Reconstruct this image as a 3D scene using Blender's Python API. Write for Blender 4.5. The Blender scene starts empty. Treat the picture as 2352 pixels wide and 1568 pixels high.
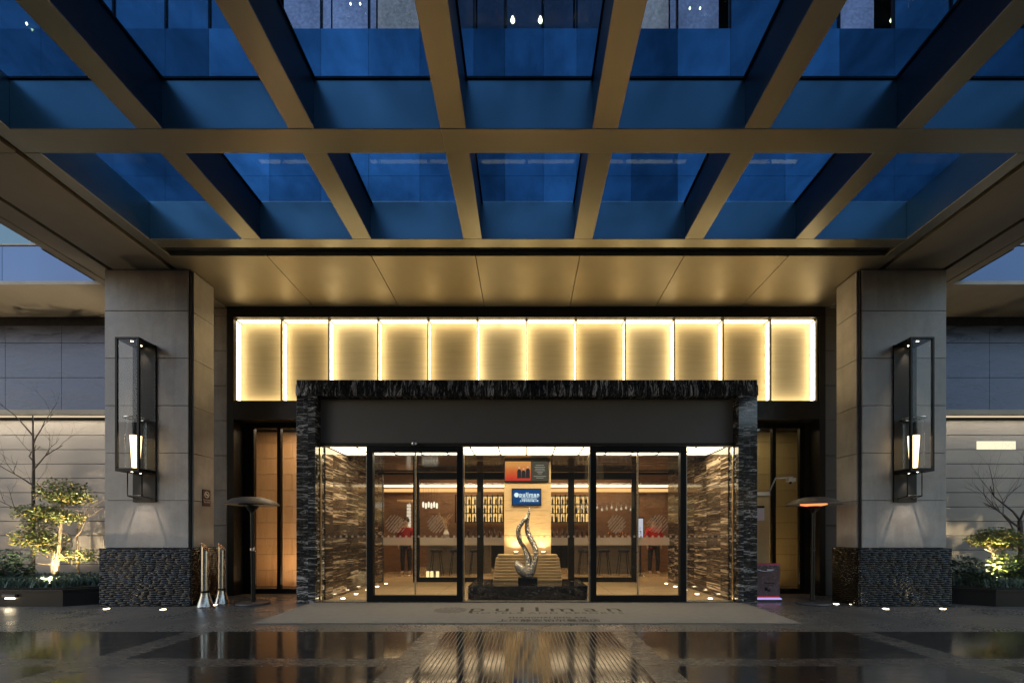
import bpy, bmesh, math, random
from mathutils import Vector, Matrix, noise
random.seed(7)
S = bpy.context.scene
COL = S.collection
R = math.radians
F, VX, VY, CX, EYE = 1230.0, 1536.0, 1568.0, -0.026, 1.2
def PX(px, Y): return (px - VX) / F * Y + CX
def PZ(py, Y): return EYE + (VY - py) / F * Y

# ------------------------------------------------------------------ objects
def thing(name, label, cat, loc=(0, 0, 0), group=None, kind=None):
    o = bpy.data.objects.new(name, None); COL.objects.link(o)
    o.location = loc; o.empty_display_size = 0.2
    o['label'] = label; o['category'] = cat
    if group: o['group'] = group
    if kind: o['kind'] = kind
    return o
def tag(o, label, cat, group=None, kind=None):
    o['label'] = label; o['category'] = cat
    if group: o['group'] = group
    if kind: o['kind'] = kind
    return o
def wloc(o):
    v = Vector((0, 0, 0))
    while o is not None: v += o.location; o = o.parent
    return v
class MB:
    def __init__(s): s.bm = bmesh.new()
    def box(s, x0, x1, y0, y1, z0, z1):
        x0, x1 = sorted((x0, x1)); y0, y1 = sorted((y0, y1)); z0, z1 = sorted((z0, z1))
        v = [s.bm.verts.new(p) for p in ((x0,y0,z0),(x1,y0,z0),(x1,y1,z0),(x0,y1,z0),(x0,y0,z1),(x1,y0,z1),(x1,y1,z1),(x0,y1,z1))]
        for f in ((3,2,1,0),(4,5,6,7),(0,1,5,4),(1,2,6,5),(2,3,7,6),(3,0,4,7)): s.bm.faces.new([v[i] for i in f])
        return s
    def poly(s, pts): s.bm.faces.new([s.bm.verts.new(p) for p in pts]); return s
    def prism(s, pts, z0, z1):
        a = [s.bm.verts.new((p[0], p[1], z0)) for p in pts]; b = [s.bm.verts.new((p[0], p[1], z1)) for p in pts]
        n = len(pts); s.bm.faces.new(a[::-1]); s.bm.faces.new(b)
        for i in range(n): s.bm.faces.new((a[i], a[(i+1) % n], b[(i+1) % n], b[i]))
        return s
    def ring(s, c, d, r, n, up=None):
        d = Vector(d).normalized(); a = Vector((0,0,1)) if abs(d.z) < .95 else Vector((1,0,0))
        u = d.cross(a).normalized(); w = d.cross(u)
        return [s.bm.verts.new(Vector(c) + (u*math.cos(t) + w*math.sin(t))*r) for t in [2*math.pi*k/n for k in range(n)]]
    def tube(s, pts, rads, n=8, cap=True):
        pts = [Vector(p) for p in pts]
        if not isinstance(rads, (list, tuple)): rads = [rads]*len(pts)
        prev = None; d0 = (pts[1]-pts[0]).normalized()
        a = Vector((0,0,1)) if abs(d0.z) < .9 else Vector((1,0,0))
        u = d0.cross(a).normalized()
        for i, p in enumerate(pts):
            d = (pts[min(i+1, len(pts)-1)] - pts[max(i-1, 0)]).normalized()
            u = (u - d*u.dot(d)).normalized(); w = d.cross(u)
            r = [s.bm.verts.new(p + (u*math.cos(t)+w*math.sin(t))*rads[i]) for t in [2*math.pi*k/n for k in range(n)]]
            if prev:
                for k in range(n): s.bm.faces.new((prev[k], prev[(k+1)%n], r[(k+1)%n], r[k]))
            elif cap: s.bm.faces.new(r[::-1])
            prev = r
        if cap: s.bm.faces.new(prev)
        return s
    def lathe(s, prof, c=(0,0,0), n=24):
        prev = None
        for r, z in prof:
            if r < 1e-5: ring = [s.bm.verts.new((c[0], c[1], c[2]+z))]
            else: ring = [s.bm.verts.new((c[0]+r*math.cos(2*math.pi*k/n), c[1]+r*math.sin(2*math.pi*k/n), c[2]+z)) for k in range(n)]
            if prev:
                for k in range(n):
                    k2 = (k+1) % n
                    if len(prev) == 1 and len(ring) > 1: s.bm.faces.new((prev[0], ring[k2], ring[k]))
                    elif len(ring) == 1 and len(prev) > 1: s.bm.faces.new((prev[k], prev[k2], ring[0]))
                    elif len(ring) > 1: s.bm.faces.new((prev[k], prev[k2], ring[k2], ring[k]))
            prev = ring
        return s
    def build(s, name, mat, parent=None, smooth=False, bevel=0, recalc=True):
        if recalc: bmesh.ops.recalc_face_normals(s.bm, faces=s.bm.faces)
        me = bpy.data.meshes.new(name); s.bm.to_mesh(me); s.bm.free()
        me.materials.append(mat)
        if smooth:
            for p in me.polygons: p.use_smooth = True
        o = bpy.data.objects.new(name, me); COL.objects.link(o)
        if parent:
            o.parent = parent; o.location = -wloc(parent)
        if bevel:
            m = o.modifiers.new('b', 'BEVEL'); m.width = bevel; m.segments = 2; m.limit_method = 'ANGLE'
            m.angle_limit = R(40)
        if smooth:
            try: me.set_sharp_from_angle(angle=R(40))
            except Exception: pass
        return o
def B(name, mat, parent, *boxes, bevel=0):
    m = MB()
    for b in boxes: m.box(*b)
    return m.build(name, mat, parent, bevel=bevel)
def copy_tree(o, parent=None):
    c = o.copy(); COL.objects.link(c); c.parent = parent
    for ch in o.children: copy_tree(ch, c)
    return c
def dup(root, delta, label, group=None):
    c = copy_tree(root); c.location = root.location + Vector(delta); c['label'] = label
    if group: c['group'] = group
    return c
def text(name, body, mat, parent, loc, size, rot=(R(90),0,0), ext=0.002, align='CENTER', sx=1.0, space=1.0, bold=0.0):
    cu = bpy.data.curves.new(name, 'FONT'); cu.body = body; cu.size = size; cu.extrude = ext; cu.offset = bold
    cu.align_x = align; cu.align_y = 'CENTER'; cu.space_character = space; cu.resolution_u = 3
    t = bpy.data.objects.new(name, cu); COL.objects.link(t)
    bpy.context.view_layer.update()
    me = bpy.data.meshes.new_from_object(t.evaluated_get(bpy.context.evaluated_depsgraph_get()))
    bpy.data.objects.remove(t)
    me.materials.clear(); me.materials.append(mat)
    me.transform(Matrix.Translation(loc) @ Matrix.Rotation(rot[2],4,'Z') @ Matrix.Rotation(rot[0],4,'X') @ Matrix.Diagonal((sx,1,1,1)))
    o = bpy.data.objects.new(name, me); COL.objects.link(o)
    if parent: o.parent = parent; o.location = -wloc(parent)
    return o

# ------------------------------------------------------------------ materials
class N:
    def __init__(s, name):
        s.m = bpy.data.materials.new(name); s.m.use_nodes = True; s.t = s.m.node_tree; s.t.nodes.clear()
        s.out = s.t.nodes.new('ShaderNodeOutputMaterial')
        s.tc = s.t.nodes.new('ShaderNodeTexCoord')
    def n(s, typ, **kw):
        nd = s.t.nodes.new('ShaderNode' + typ)
        for k, v in kw.items():
            if k.startswith('i_'): nd.inputs[k[2:].replace('_', ' ')].default_value = v
            else: setattr(nd, k, v)
        return nd
    def l(s, a, b): s.t.links.new(a, b)
    def val(s, x, sock):
        if isinstance(x, (int, float)): sock.default_value = x
        elif isinstance(x, tuple): sock.default_value = x if len(x) != 3 or sock.type == 'VECTOR' else (*x, 1)
        else: s.l(x, sock)
    def math(s, op, a, b=0.0, c=None):
        nd = s.n('Math', operation=op); s.val(a, nd.inputs[0]); s.val(b, nd.inputs[1])
        if c is not None: s.val(c, nd.inputs[2])
        return nd.outputs[0]
    def mix(s, f, a, b):
        nd = s.n('Mix', data_type='RGBA'); s.val(f, nd.inputs[0]); s.val(a, nd.inputs[6]); s.val(b, nd.inputs[7]); return nd.outputs[2]
    def mapping(s, scale=(1,1,1), vec=None):
        nd = s.n('Mapping'); nd.inputs['Scale'].default_value = scale; s.l(vec or s.tc.outputs['Object'], nd.inputs[0]); return nd.outputs[0]
    def noise(s, vec, scale, detail=4, rough=.55, dist=0.0):
        nd = s.n('TexNoise'); nd.inputs['Scale'].default_value = scale; nd.inputs['Detail'].default_value = detail
        nd.inputs['Roughness'].default_value = rough; nd.inputs['Distortion'].default_value = dist; s.l(vec, nd.inputs['Vector']); return nd.outputs['Fac']
    def ramp(s, f, stops):
        nd = s.n('ValToRGB'); cr = nd.color_ramp
        while len(cr.elements) < len(stops): cr.elements.new(.5)
        for e, (p, c) in zip(cr.elements, stops): e.position = p; e.color = (*c, 1) if len(c) == 3 else c
        s.l(f, nd.inputs[0]); return nd.outputs[0]
    def mr(s, f, a, b, c, d):
        nd = s.n('MapRange'); s.val(f, nd.inputs[0])
        for i, v in enumerate((a, b, c, d)): nd.inputs[i+1].default_value = v
        return nd.outputs[0]
    def bump(s, h, strength=.3, dist=.01):
        nd = s.n('Bump'); nd.inputs['Strength'].default_value = strength; nd.inputs['Distance'].default_value = dist; s.l(h, nd.inputs['Height']); return nd.outputs[0]
    def bsdf(s, base, rough=.5, metal=0.0, spec=.5, normal=None, coat=0.0, emis=None, estr=0.0, trans=0.0, aniso=0.0):
        b = s.n('BsdfPrincipled'); s.val(base, b.inputs['Base Color']); s.val(rough, b.inputs['Roughness']); s.val(metal, b.inputs['Metallic'])
        b.inputs['Specular IOR Level'].default_value = spec; b.inputs['Coat Weight'].default_value = coat; b.inputs['Coat Roughness'].default_value = .08
        b.inputs['Transmission Weight'].default_value = trans
        if normal is not None: s.l(normal, b.inputs['Normal'])
        if emis is not None: s.val(emis, b.inputs['Emission Color']); s.val(estr, b.inputs['Emission Strength'])
        s.l(b.outputs[0], s.out.inputs[0]); return b
def simple(name, col, rough=.5, metal=0.0, var=.15, vs=6.0, bmp=.0, bs=60.0, spec=.5, coat=0.0, stretch=(1,1,1), rvar=.08):
    k = N(name); v = k.mapping(stretch)
    f = k.noise(v, vs, 5)
    c = k.mix(f, tuple(x*(1-var) for x in col), tuple(min(1, x*(1+var)) for x in col))
    r = k.mr(k.noise(v, vs*2.3, 3), .3, .7, max(.02, rough-rvar), min(1, rough+rvar))
    nm = k.bump(k.noise(v, bs, 4), bmp, .01) if bmp else None
    k.bsdf(c, r, metal, spec, nm, coat); return k.m
def emit(name, col, st, var=0.0):
    k = N(name)
    e = k.n('Emission'); e.inputs['Color'].default_value = (*col, 1); e.inputs['Strength'].default_value = st
    if var:
        f = k.noise(k.mapping(), 14, 3); k.l(k.mr(f, .3, .7, st*(1-var), st*(1+var)), e.inputs['Strength'])
    k.l(e.outputs[0], k.out.inputs[0]); return k.m
def glass(name, tint=(1,1,1), refl=(1,1,1), ior=1.5, extra=0.0, rough=0.0):
    k = N(name); tr = k.n('BsdfTransparent'); tr.inputs[0].default_value = (*tint, 1)
    if tint[0] < .6: k.l(k.mix(k.mr(k.noise(k.mapping((1,.6,1)), 1.5, 7, .65), .3, .7, 0, 1), tuple(v*.72 for v in tint), tuple(v*1.2 for v in tint)), tr.inputs[0])
    g = k.n('BsdfGlossy'); g.inputs['Color'].default_value = (*refl, 1); g.inputs['Roughness'].default_value = rough
    ge = k.n('NewGeometry'); dp = k.n('VectorMath', operation='DOT_PRODUCT'); k.l(ge.outputs['Normal'], dp.inputs[0]); k.l(ge.outputs['Incoming'], dp.inputs[1])
    r0 = ((ior-1)/(ior+1))**2; f5 = k.math('POWER', k.math('SUBTRACT', 1.0, k.math('ABSOLUTE', dp.outputs['Value'])), 5.0)
    m = k.n('MixShader'); k.l(k.math('MINIMUM', k.math('MULTIPLY_ADD', f5, 1-r0, r0+extra), 1.0), m.inputs[0]); k.l(tr.outputs[0], m.inputs[1]); k.l(g.outputs[0], m.inputs[2])
    k.l(m.outputs[0], k.out.inputs[0]); return k.m
def marble(name, dark, mid, pale, stretch, rough=.1, slab=(.62, .62, .62), amt=.5, coat=0.0):
    k = N(name)
    sn = k.n('VectorMath', operation='SNAP'); k.l(k.tc.outputs['Object'], sn.inputs[0]); sn.inputs[1].default_value = slab
    wn = k.n('TexWhiteNoise'); k.l(sn.outputs[0], wn.inputs['Vector'])
    sc = k.n('VectorMath', operation='SCALE'); k.l(wn.outputs['Color'], sc.inputs[0]); sc.inputs['Scale'].default_value = 7
    ad = k.n('VectorMath', operation='ADD'); k.l(k.tc.outputs['Object'], ad.inputs[0]); k.l(sc.outputs[0], ad.inputs[1])
    v = k.mapping(stretch, ad.outputs[0])
    f = k.noise(v, 1.6, 8, .62, .9)
    c = k.ramp(f, [(.28, dark), (.38, mid), (.44, dark), (.54+.1*(1-amt), mid), (.585+.1*(1-amt), pale), (.62+.1*(1-amt), dark), (.72, mid), (.8, pale)])
    f2 = k.noise(v, 5.0, 5, .7, 1.5)
    c2 = k.mix(k.ramp(f2, [(.585, (0,0,0)), (.64, (.8,.8,.8)), (.68, (0,0,0))]), c, tuple(x*.8 for x in pale))
    tone = k.math('MULTIPLY_ADD', wn.outputs['Value'], .9, .55)
    cm = k.n('VectorMath', operation='SCALE'); k.l(c2, cm.inputs[0]); k.l(tone, cm.inputs['Scale'])
    k.bsdf(cm.outputs[0], k.mr(f, .3, .7, rough*.7, rough*1.5), 0, .5, None, coat); return k.m
def wood(name, a, b, stretch=(1,1,14), rough=.4, coat=0.0):
    k = N(name); v = k.mapping(stretch); f = k.noise(v, 2.2, 7, .6, .6)
    k.bsdf(k.ramp(f, [(.3, a), (.5, b), (.62, tuple((x+y)/2 for x, y in zip(a, b))), (.75, b)]), rough, 0, .4, None, coat); return k.m

M = {}
k = N('column_stone'); f = k.noise(k.mapping(), 1.6, 7, .62); f2 = k.noise(k.mapping((3,3,.5)), 2.5, 4); fs = k.noise(k.mapping(), 60, 2)
sn = k.n('VectorMath', operation='SNAP'); k.l(k.tc.outputs['Object'], sn.inputs[0]); sn.inputs[1].default_value = (3, 3, .81); ad = k.n('VectorMath', operation='ADD'); k.l(k.tc.outputs['Object'], ad.inputs[0]); ad.inputs[1].default_value = (0,0,-.18); k.l(ad.outputs[0], sn.inputs[0])
wn = k.n('TexWhiteNoise'); k.l(sn.outputs[0], wn.inputs['Vector'])
c = k.mix(k.mr(f, .32, .68, 0, 1), (.31,.28,.245), (.54,.495,.44)); c = k.mix(k.mr(f2, .45, .75, 0, .35), c, (.20,.18,.16)); c = k.mix(k.mr(fs, .55, .7, 0, .25), c, (.16,.15,.14))
c = k.mix(k.math('MULTIPLY', wn.outputs['Value'], .38), c, (.22,.205,.19))
k.bsdf(c, k.mr(f, .3, .7, .35, .6), 0, .45, k.bump(k.noise(k.mapping(), 40, 4), .15, .01)); M['stone'] = k.m
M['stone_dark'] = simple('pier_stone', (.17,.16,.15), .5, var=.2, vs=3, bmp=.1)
M['joint'] = simple('joint', (.02,.02,.02), .8)
M['course'] = simple('coursed_stone', (.25,.225,.20), .38, var=.2, vs=1.4, bmp=.05, bs=30, stretch=(1,1,2.5))
M['black'] = simple('black_metal', (.008,.0075,.007), .45, .0, vs=20, spec=.22)
M['blacksat'] = simple('black_satin', (.012,.011,.010), .35, .0, vs=14, spec=.3)
M['charcoal'] = simple('charcoal_panel', (.16,.142,.115), .5, .1, var=.1, vs=1.5)
M['darkframe'] = simple('dark_bronze_frame', (.035,.030,.022), .42, .5, vs=5)
M['bronze'] = simple('bronze_panel', (.35,.305,.225), .44, .9, var=.12, vs=1.1, bmp=.3, bs=1.4, rvar=.06)
M['beam'] = simple('bronze_beam', (.32,.305,.25), .32, .92, var=.04, vs=.5, rvar=.015)
M['web'] = simple('dark_beam_web', (.055,.055,.06), .42, .7, var=.1, vs=.8, rvar=.03)
M['soffit'] = simple('painted_soffit', (.26,.225,.175), .5, .25, var=.1, vs=1.2)
M['gasket'] = simple('gasket', (.006,.006,.006), .7)
M['steel'] = simple('brushed_steel', (.45,.43,.41), .24, 1.0, vs=25, stretch=(1,1,.1))
M['gold'] = simple('gold_edge', (.75,.6,.38), .3, 1.0, vs=25)
M['white'] = simple('white_paint', (.75,.73,.68), .4)
M['paper'] = simple('paper', (.75,.66,.70), .7)
M['heater'] = simple('heater_grey', (.11,.10,.095), .45, .5, vs=12)
M['mat'] = simple('mat_fibre', (.28,.25,.215), .95, var=.16, vs=9, bmp=.8, bs=240, spec=.1)
M['ink'] = simple('mat_ink', (.075,.062,.05), .95, spec=.1)
M['ink2'] = simple('mat_ink_grey', (.13,.11,.095), .95, spec=.1)
M['marble_h'] = marble('black_marble_h', (.008,.008,.009), (.045,.041,.037), (.62,.58,.53), (1.3,1.3,11), .09, (.35,.5,.42), .9)
M['marble_v'] = marble('black_marble_v', (.008,.008,.009), (.05,.046,.040), (.62,.58,.53), (9,1.3,1.3), .09, (.42,.5,.5), .9)
M['marble_in'] = marble('brown_marble', (.022,.014,.008), (.085,.056,.035), (.55,.44,.32), (.5,.4,7.5), .08, (.9,.62,.71), .75)
M['marble_lobby_ceil'] = marble('brown_marble_ceiling', (.03,.02,.012), (.10,.07,.045), (.4,.33,.25), (.5,5,.5), .12, (1.2,1.1,1), .5)
M['marble_bench'] = marble('black_marble_bench', (.006,.006,.006), (.02,.018,.016), (.2,.17,.14), (2,2,4), .08, (.9,.9,.9), .3)
M['wood'] = wood('oak_panel', (.42,.27,.13), (.60,.42,.22), (1.0,1,10), .4)
M['woodslat'] = wood('oak_slats', (.36,.23,.10), (.52,.35,.17), (2,2,12), .4)
M['woodred'] = wood('warm_wood_wall', (.15,.08,.042), (.27,.15,.08), (.8,.8,3), .5)
M['panelwall'] = wood('orange_panel_wall', (.43,.24,.115), (.55,.33,.17), (4,1,.5), .45)
M['curtain'] = simple('yellow_curtain', (.42,.33,.17), .8, var=.15, vs=3, stretch=(12,1,.3))
M['glassdoor'] = glass('clear_glass', (.93,.93,.92), ior=1.45)
M['glasslamp'] = glass('lamp_glass', (.96,.96,.96), ior=1.22)
M['roofglass'] = glass('tinted_roof_glass', (.23,.41,.62), (.6,.8,1), 1.22)
M['frost'] = None
def tint_tr(name, col, a):
    k = N(name); d = k.n('BsdfDiffuse'); d.inputs[0].default_value = (*col,1); t = k.n('BsdfTransparent'); m = k.n('MixShader'); m.inputs[0].default_value = a
    k.l(t.outputs[0], m.inputs[1]); k.l(d.outputs[0], m.inputs[2]); k.l(m.outputs[0], k.out.inputs[0]); return k.m
M['frost'] = tint_tr('frosted_film', (.7,.62,.55), .40)
M['decal'] = tint_tr('frosted_decal', (.75,.6,.45), .42)
M['leaf'] = simple('leaf_green', (.11,.15,.035), .5, var=.5, vs=9)
M['leafdark'] = simple('leaf_dark', (.03,.06,.032), .5, var=.5, vs=9)
M['leafyel'] = simple('leaf_yellow', (.24,.20,.05), .5, var=.4, vs=9)
M['bark'] = simple('pale_bark', (.30,.23,.15), .8, var=.3, vs=20, bmp=.4)
M['barkdark'] = simple('dark_bark', (.07,.055,.045), .85, var=.3, vs=20, bmp=.4)
M['soil'] = simple('soil', (.02,.016,.012), .95, bmp=.6)
M['skin'] = simple('skin', (.5,.32,.22), .55)
M['red'] = simple('red_cloth', (.55,.02,.015), .8)
M['darkred'] = simple('dark_red_cloth', (.30,.015,.015), .8)
M['cloth'] = simple('black_cloth', (.015,.015,.017), .8)
M['shirt'] = simple('white_cloth', (.6,.57,.52), .8)
M['hair'] = simple('black_hair', (.012,.009,.007), .5)
M['bottle'] = simple('bottle_glass', (.05,.025,.008), .08, 0, spec=.8)
M['floor_in'] = None
# sculpture: hammered silver
k = N('hammered_silver'); vo = k.n('TexVoronoi'); k.l(k.mapping(), vo.inputs['Vector']); vo.inputs['Scale'].default_value = 38
k.bsdf((.40,.365,.32), .15, 1.0, .5, k.bump(vo.outputs['Distance'], .9, .02)); M['silver'] = k.m
# woven plinth
M['weave'] = simple('woven_bronze_tile', (.008,.007,.006), .20, .0, var=.6, vs=30, rvar=.1, spec=.26)
# lightbox back panel: pale onyx with faint horizontal veins
k = N('onyx_panel'); v = k.mapping((.6,1,9)); f = k.noise(v, 2.5, 6, .6, .4)
k.bsdf(k.ramp(f, [(.3,(.74,.63,.40)), (.5,(.79,.68,.45)), (.7,(.83,.73,.50))]), .6); M['onyx'] = k.m
# interior floor
k = N('beige_stone_floor'); v = k.mapping((.5,2.5,1)); f = k.noise(v, 1.5, 7, .6, 1.2)
o = k.tc.outputs['Object']; sx = k.n('SeparateXYZ'); k.l(o, sx.inputs[0])
jx = k.math('LESS_THAN', k.math('FRACT', k.math('DIVIDE', sx.outputs[0], .9)), .006); jy = k.math('LESS_THAN', k.math('FRACT', k.math('DIVIDE', sx.outputs[1], .9)), .006)
c = k.ramp(f, [(.3,(.52,.36,.19)), (.5,(.66,.48,.28)), (.7,(.57,.40,.22))])
k.bsdf(k.mix(k.math('MAXIMUM', jx, jy), c, (.2,.13,.07)), .12, 0, .5); M['floor_in'] = k.m
# pavement: wet speckled granite
k = N('wet_granite_paving'); o = k.tc.outputs['Object']; sx = k.n('SeparateXYZ'); k.l(o, sx.inputs[0])
sp = k.noise(k.mapping(), 34, 3, .75); big = k.noise(k.mapping(), 1.1, 5, .6)
c = k.mix(k.mr(sp, .42, .60, 0, 1), (.030,.029,.028), (.25,.235,.21))
c = k.mix(k.mr(big, .35, .65, .0, .45), c, (.05,.048,.046))
jx = k.math('LESS_THAN', k.math('FRACT', k.math('DIVIDE', sx.outputs[0], .9)), .007); jy = k.math('LESS_THAN', k.math('FRACT', k.math('DIVIDE', k.math('ADD', sx.outputs[1], .2), .6)), .010)
j = k.math('MAXIMUM', jx, jy)
c = k.mix(k.math('MULTIPLY', j, .6), c, (.015,.015,.015))
rg = k.math('ADD', k.mr(big, .35, .65, .15, .36), k.mr(sp, .3, .7, -.04, .14))
k.bsdf(c, rg, 0, .55, k.bump(k.noise(k.mapping(), 55, 3), .12, .01)); M['pave'] = k.m
# driveway: polished dark stone with grooved bays
k = N('polished_grooved_driveway'); o = k.tc.outputs['Object']; sx = k.n('SeparateXYZ'); k.l(o, sx.inputs[0]); X_, Y_ = sx.outputs[0], sx.outputs[1]
ax = k.math('ABSOLUTE', k.math('SUBTRACT', X_, .03))
def band(a, b): return k.math('MULTIPLY', k.math('GREATER_THAN', ax, a), k.math('LESS_THAN', ax, b))
plain = k.math('MAXIMUM', k.math('MAXIMUM', band(1.03, 1.30), band(3.95, 4.28)), band(7.2, 7.55))
yb = k.math('FRACT', k.math('DIVIDE', k.math('SUBTRACT', Y_, 3.86), 2.4))
cross = k.math('LESS_THAN', yb, .10)
cross = k.math('MULTIPLY', cross, k.math('GREATER_THAN', ax, 1.30))
plain = k.math('MAXIMUM', plain, cross)
gc = k.math('LESS_THAN', k.math('FRACT', k.math('DIVIDE', X_, .042)), .24)
gd = k.math('LESS_THAN', k.math('FRACT', k.math('DIVIDE', k.math('MULTIPLY_ADD', Y_, .8, ax), .078)), .15)
cen = k.math('LESS_THAN', ax, 1.03)
gr = k.math('ADD', k.math('MULTIPLY', gc, cen), k.math('MULTIPLY', gd, k.math('SUBTRACT', 1.0, cen)))
gr = k.math('MULTIPLY', gr, k.math('SUBTRACT', 1.0, plain))
big = k.noise(k.mapping(), 1.3, 5, .6); sp = k.noise(k.mapping(), 90, 2)
c = k.mix(sp, (.010,.009,.008), (.032,.028,.024))
c = k.mix(k.math('MULTIPLY', plain, .8), c, k.mix(sp, (.035,.032,.028), (.10,.09,.08)))
c = k.mix(k.math('MULTIPLY', gr, k.math('MULTIPLY_ADD', cen, .45, .35)), c, (.14,.12,.095))
rg = k.math('ADD', k.math('ADD', k.mr(big, .35, .65, .04, .12), k.mr(k.noise(k.mapping((1,2.5,1)), 6, 6, .7), .45, .7, 0, .10)), k.math('ADD', k.math('MULTIPLY', plain, .16), k.math('MULTIPLY', k.math('MULTIPLY', gr, .35), k.math('MULTIPLY_ADD', cen, .75, .25))))
hb = k.noise(k.mapping((1,1,1)), 4.0, 3)
k.bsdf(c, rg, 0, .6, k.bump(hb, .04, .004)); M['drive'] = k.m
# tower glazing
def tower_glass(name, col, refl):
    k = N(name); f = k.noise(k.mapping((1,1,.15)), .8, 4)
    k.bsdf(k.mix(f, tuple(x*.8 for x in col), tuple(x*1.2 for x in col)), .12, refl, .8, k.bump(k.noise(k.mapping(), .7, 2), .03, .05)); return k.m
M['fascia'] = tower_glass('fascia_blue', (.05,.10,.21), .4)
M['tg'] = [tower_glass('tower_glass_a', (.16,.25,.29), .7), tower_glass('tower_glass_b', (.23,.35,.40), .7), tower_glass('tower_glass_c', (.09,.145,.17), .7)]
k = N('spandrel_stone'); f = k.noise(k.mapping((.8,1,3)), 1.6, 8, .65, .6)
k.bsdf(k.ramp(f, [(.3,(.030,.042,.08)), (.5,(.06,.08,.14)), (.68,(.10,.125,.20))]), k.mr(f, .3, .7, .20, .45), .15, .35, k.bump(f, .25, .02)); M['spandrel'] = k.m
# lights
M['led'] = [emit('led_strip_a', (1.0,.76,.41), 4.4, .3), emit('led_strip_b', (1.0,.74,.38), 3.9, .35), emit('led_strip_c', (1.0,.79,.46), 5.0, .3)]
M['ceilpanel'] = emit('luminous_ceiling', (1.0,.84,.55), 11.0, .12)
M['tube'] = emit('lamp_tube', (1.0,.72,.38), 4.2)
M['spotlens'] = emit('spot_lens', (1.0,.80,.50), 30.0)
M['cove'] = emit('cove_light', (1.0,.75,.42), 5.0)
M['coveout'] = emit('cove_outside', (1.0,.84,.58), .85)
M['glowshelf'] = emit('shelf_glow', (1.0,.62,.22), 1.4, .4)
M['orange'] = emit('heater_element', (1.0,.28,.09), 1.5)
M['scrblue'] = emit('screen_blue', (.012,.07,.22), 1.0)
M['scrtext'] = emit('screen_text', (.75,.95,1.0), 1.2)
M['redglow'] = emit('red_strip', (.9,.05,.08), 1.0)
M['blueglow'] = emit('blue_strip', (.35,.45,1.0), 1.1)
M['curt'] = emit('lit_curtain_pink', (1.0,.42,.26), 2.3, .25)
M['curt2'] = emit('lit_curtain_violet', (.85,.45,.42), 1.6, .25)
M['room'] = emit('dim_room', (.30,.25,.30), .5, .2)
M['roombulb'] = emit('amber_bulb', (1.0,.42,.12), 70.0)
M['bulb'] = emit('warm_bulb', (1.0,.75,.40), 60.0)

def spot(name, loc, target, power, angle, col=(1,.8,.55), blend=.6, size=.03, parent=None):
    l = bpy.data.lights.new(name, 'SPOT'); l.energy = power; l.spot_size = R(angle); l.spot_blend = blend; l.color = col; l.shadow_soft_size = size
    o = bpy.data.objects.new(name, l); COL.objects.link(o); o.location = loc
    o.rotation_euler = (Vector(target)-Vector(loc)).to_track_quat('-Z', 'Y').to_euler()
    if parent: o.parent = parent; o.location = Vector(loc) - wloc(parent)
    return o
def area(name, loc, target, power, sx, sy, col=(1,.8,.55), parent=None):
    l = bpy.data.lights.new(name, 'AREA'); l.energy = power; l.shape = 'RECTANGLE'; l.size = sx; l.size_y = sy; l.color = col
    o = bpy.data.objects.new(name, l); COL.objects.link(o); o.location = loc
    o.rotation_euler = (Vector(target)-Vector(loc)).to_track_quat('-Z', 'Y').to_euler()
    if parent: o.parent = parent; o.location = Vector(loc) - wloc(parent)
    return o

# ------------------------------------------------------------------ ground
YB = 5.25
def ground(name, rects, mat, label, cat):
    m = MB()
    for (x0,x1,y0,y1,z) in rects: m.poly([(x0,y0,z),(x1,y0,z),(x1,y1,z),(x0,y1,z)])
    o = m.build(name, mat); tag(o, label, cat, kind='structure'); return o
ground('driveway', [(-150,150,-150,YB,0)], M['drive'], 'dark polished driveway with grooved bays under the canopy', 'driveway')
ground('pavement', [(-150,-3.95,YB,8.41,0),(-3.95,3.95,YB,7.45,0),(3.95,150,YB,8.41,0),(-150,150,20,150,0)], M['pave'], 'wet speckled granite paving along the hotel entrance', 'pavement')
ground('lobby_floor', [(-3.95,3.95,7.45,11.0,0),(-9,9,11.0,18,0),(-7.15,-3.95,8.41,9.8,0),(3.95,7.15,8.41,9.8,0)], M['floor_in'], 'beige polished stone floor inside the glass doors', 'floor')

# ------------------------------------------------------------------ canopy
SZ, TZ = 5.75, 6.33
cy0 = -3.2
BX = [.03+s for s in (-4.25,-2.55,-.85,.85,2.55,4.25)]
CYS = [4.85, 3.11, 1.37, -.37, -2.11]
can = thing('entrance_canopy', 'wide bronze beam canopy with tinted glass bays over the driveway', 'canopy', (0,7,5.75))
hw = .142
ys = sorted(CYS) ; ybounds = []
prev = cy0
for y in ys: ybounds.append((prev, y-.15)); prev = y+.15
ybounds.append((prev, 6.45))
for x in BX:
    m = MB()
    for a, b in ybounds: m.box(x-hw+.004, x+hw-.004, a+.002, b-.002, SZ+.018, TZ-.03)
    q_ = m.build('longitudinal_beam', M['web'], can)
    m = MB()
    for a, b in ybounds: m.box(x-hw, x+hw, a+.002, b-.002, SZ, SZ+.017)
    m.build('bottom_cladding', M['beam'], q_, bevel=.003)
for y in CYS:
    m = MB(); xs = [-5.79] + [BX[2]-hw, ] + [5.85]
    m.box(-5.79, BX[2]-hw-.002, y-.15, y+.15, SZ-.003, TZ-.03); m.box(BX[2]-hw+.002, 5.85, y-.15, y+.15, SZ-.003, TZ-.03)
    m.build('cross_beam', M['beam'], can, bevel=.006)
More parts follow.
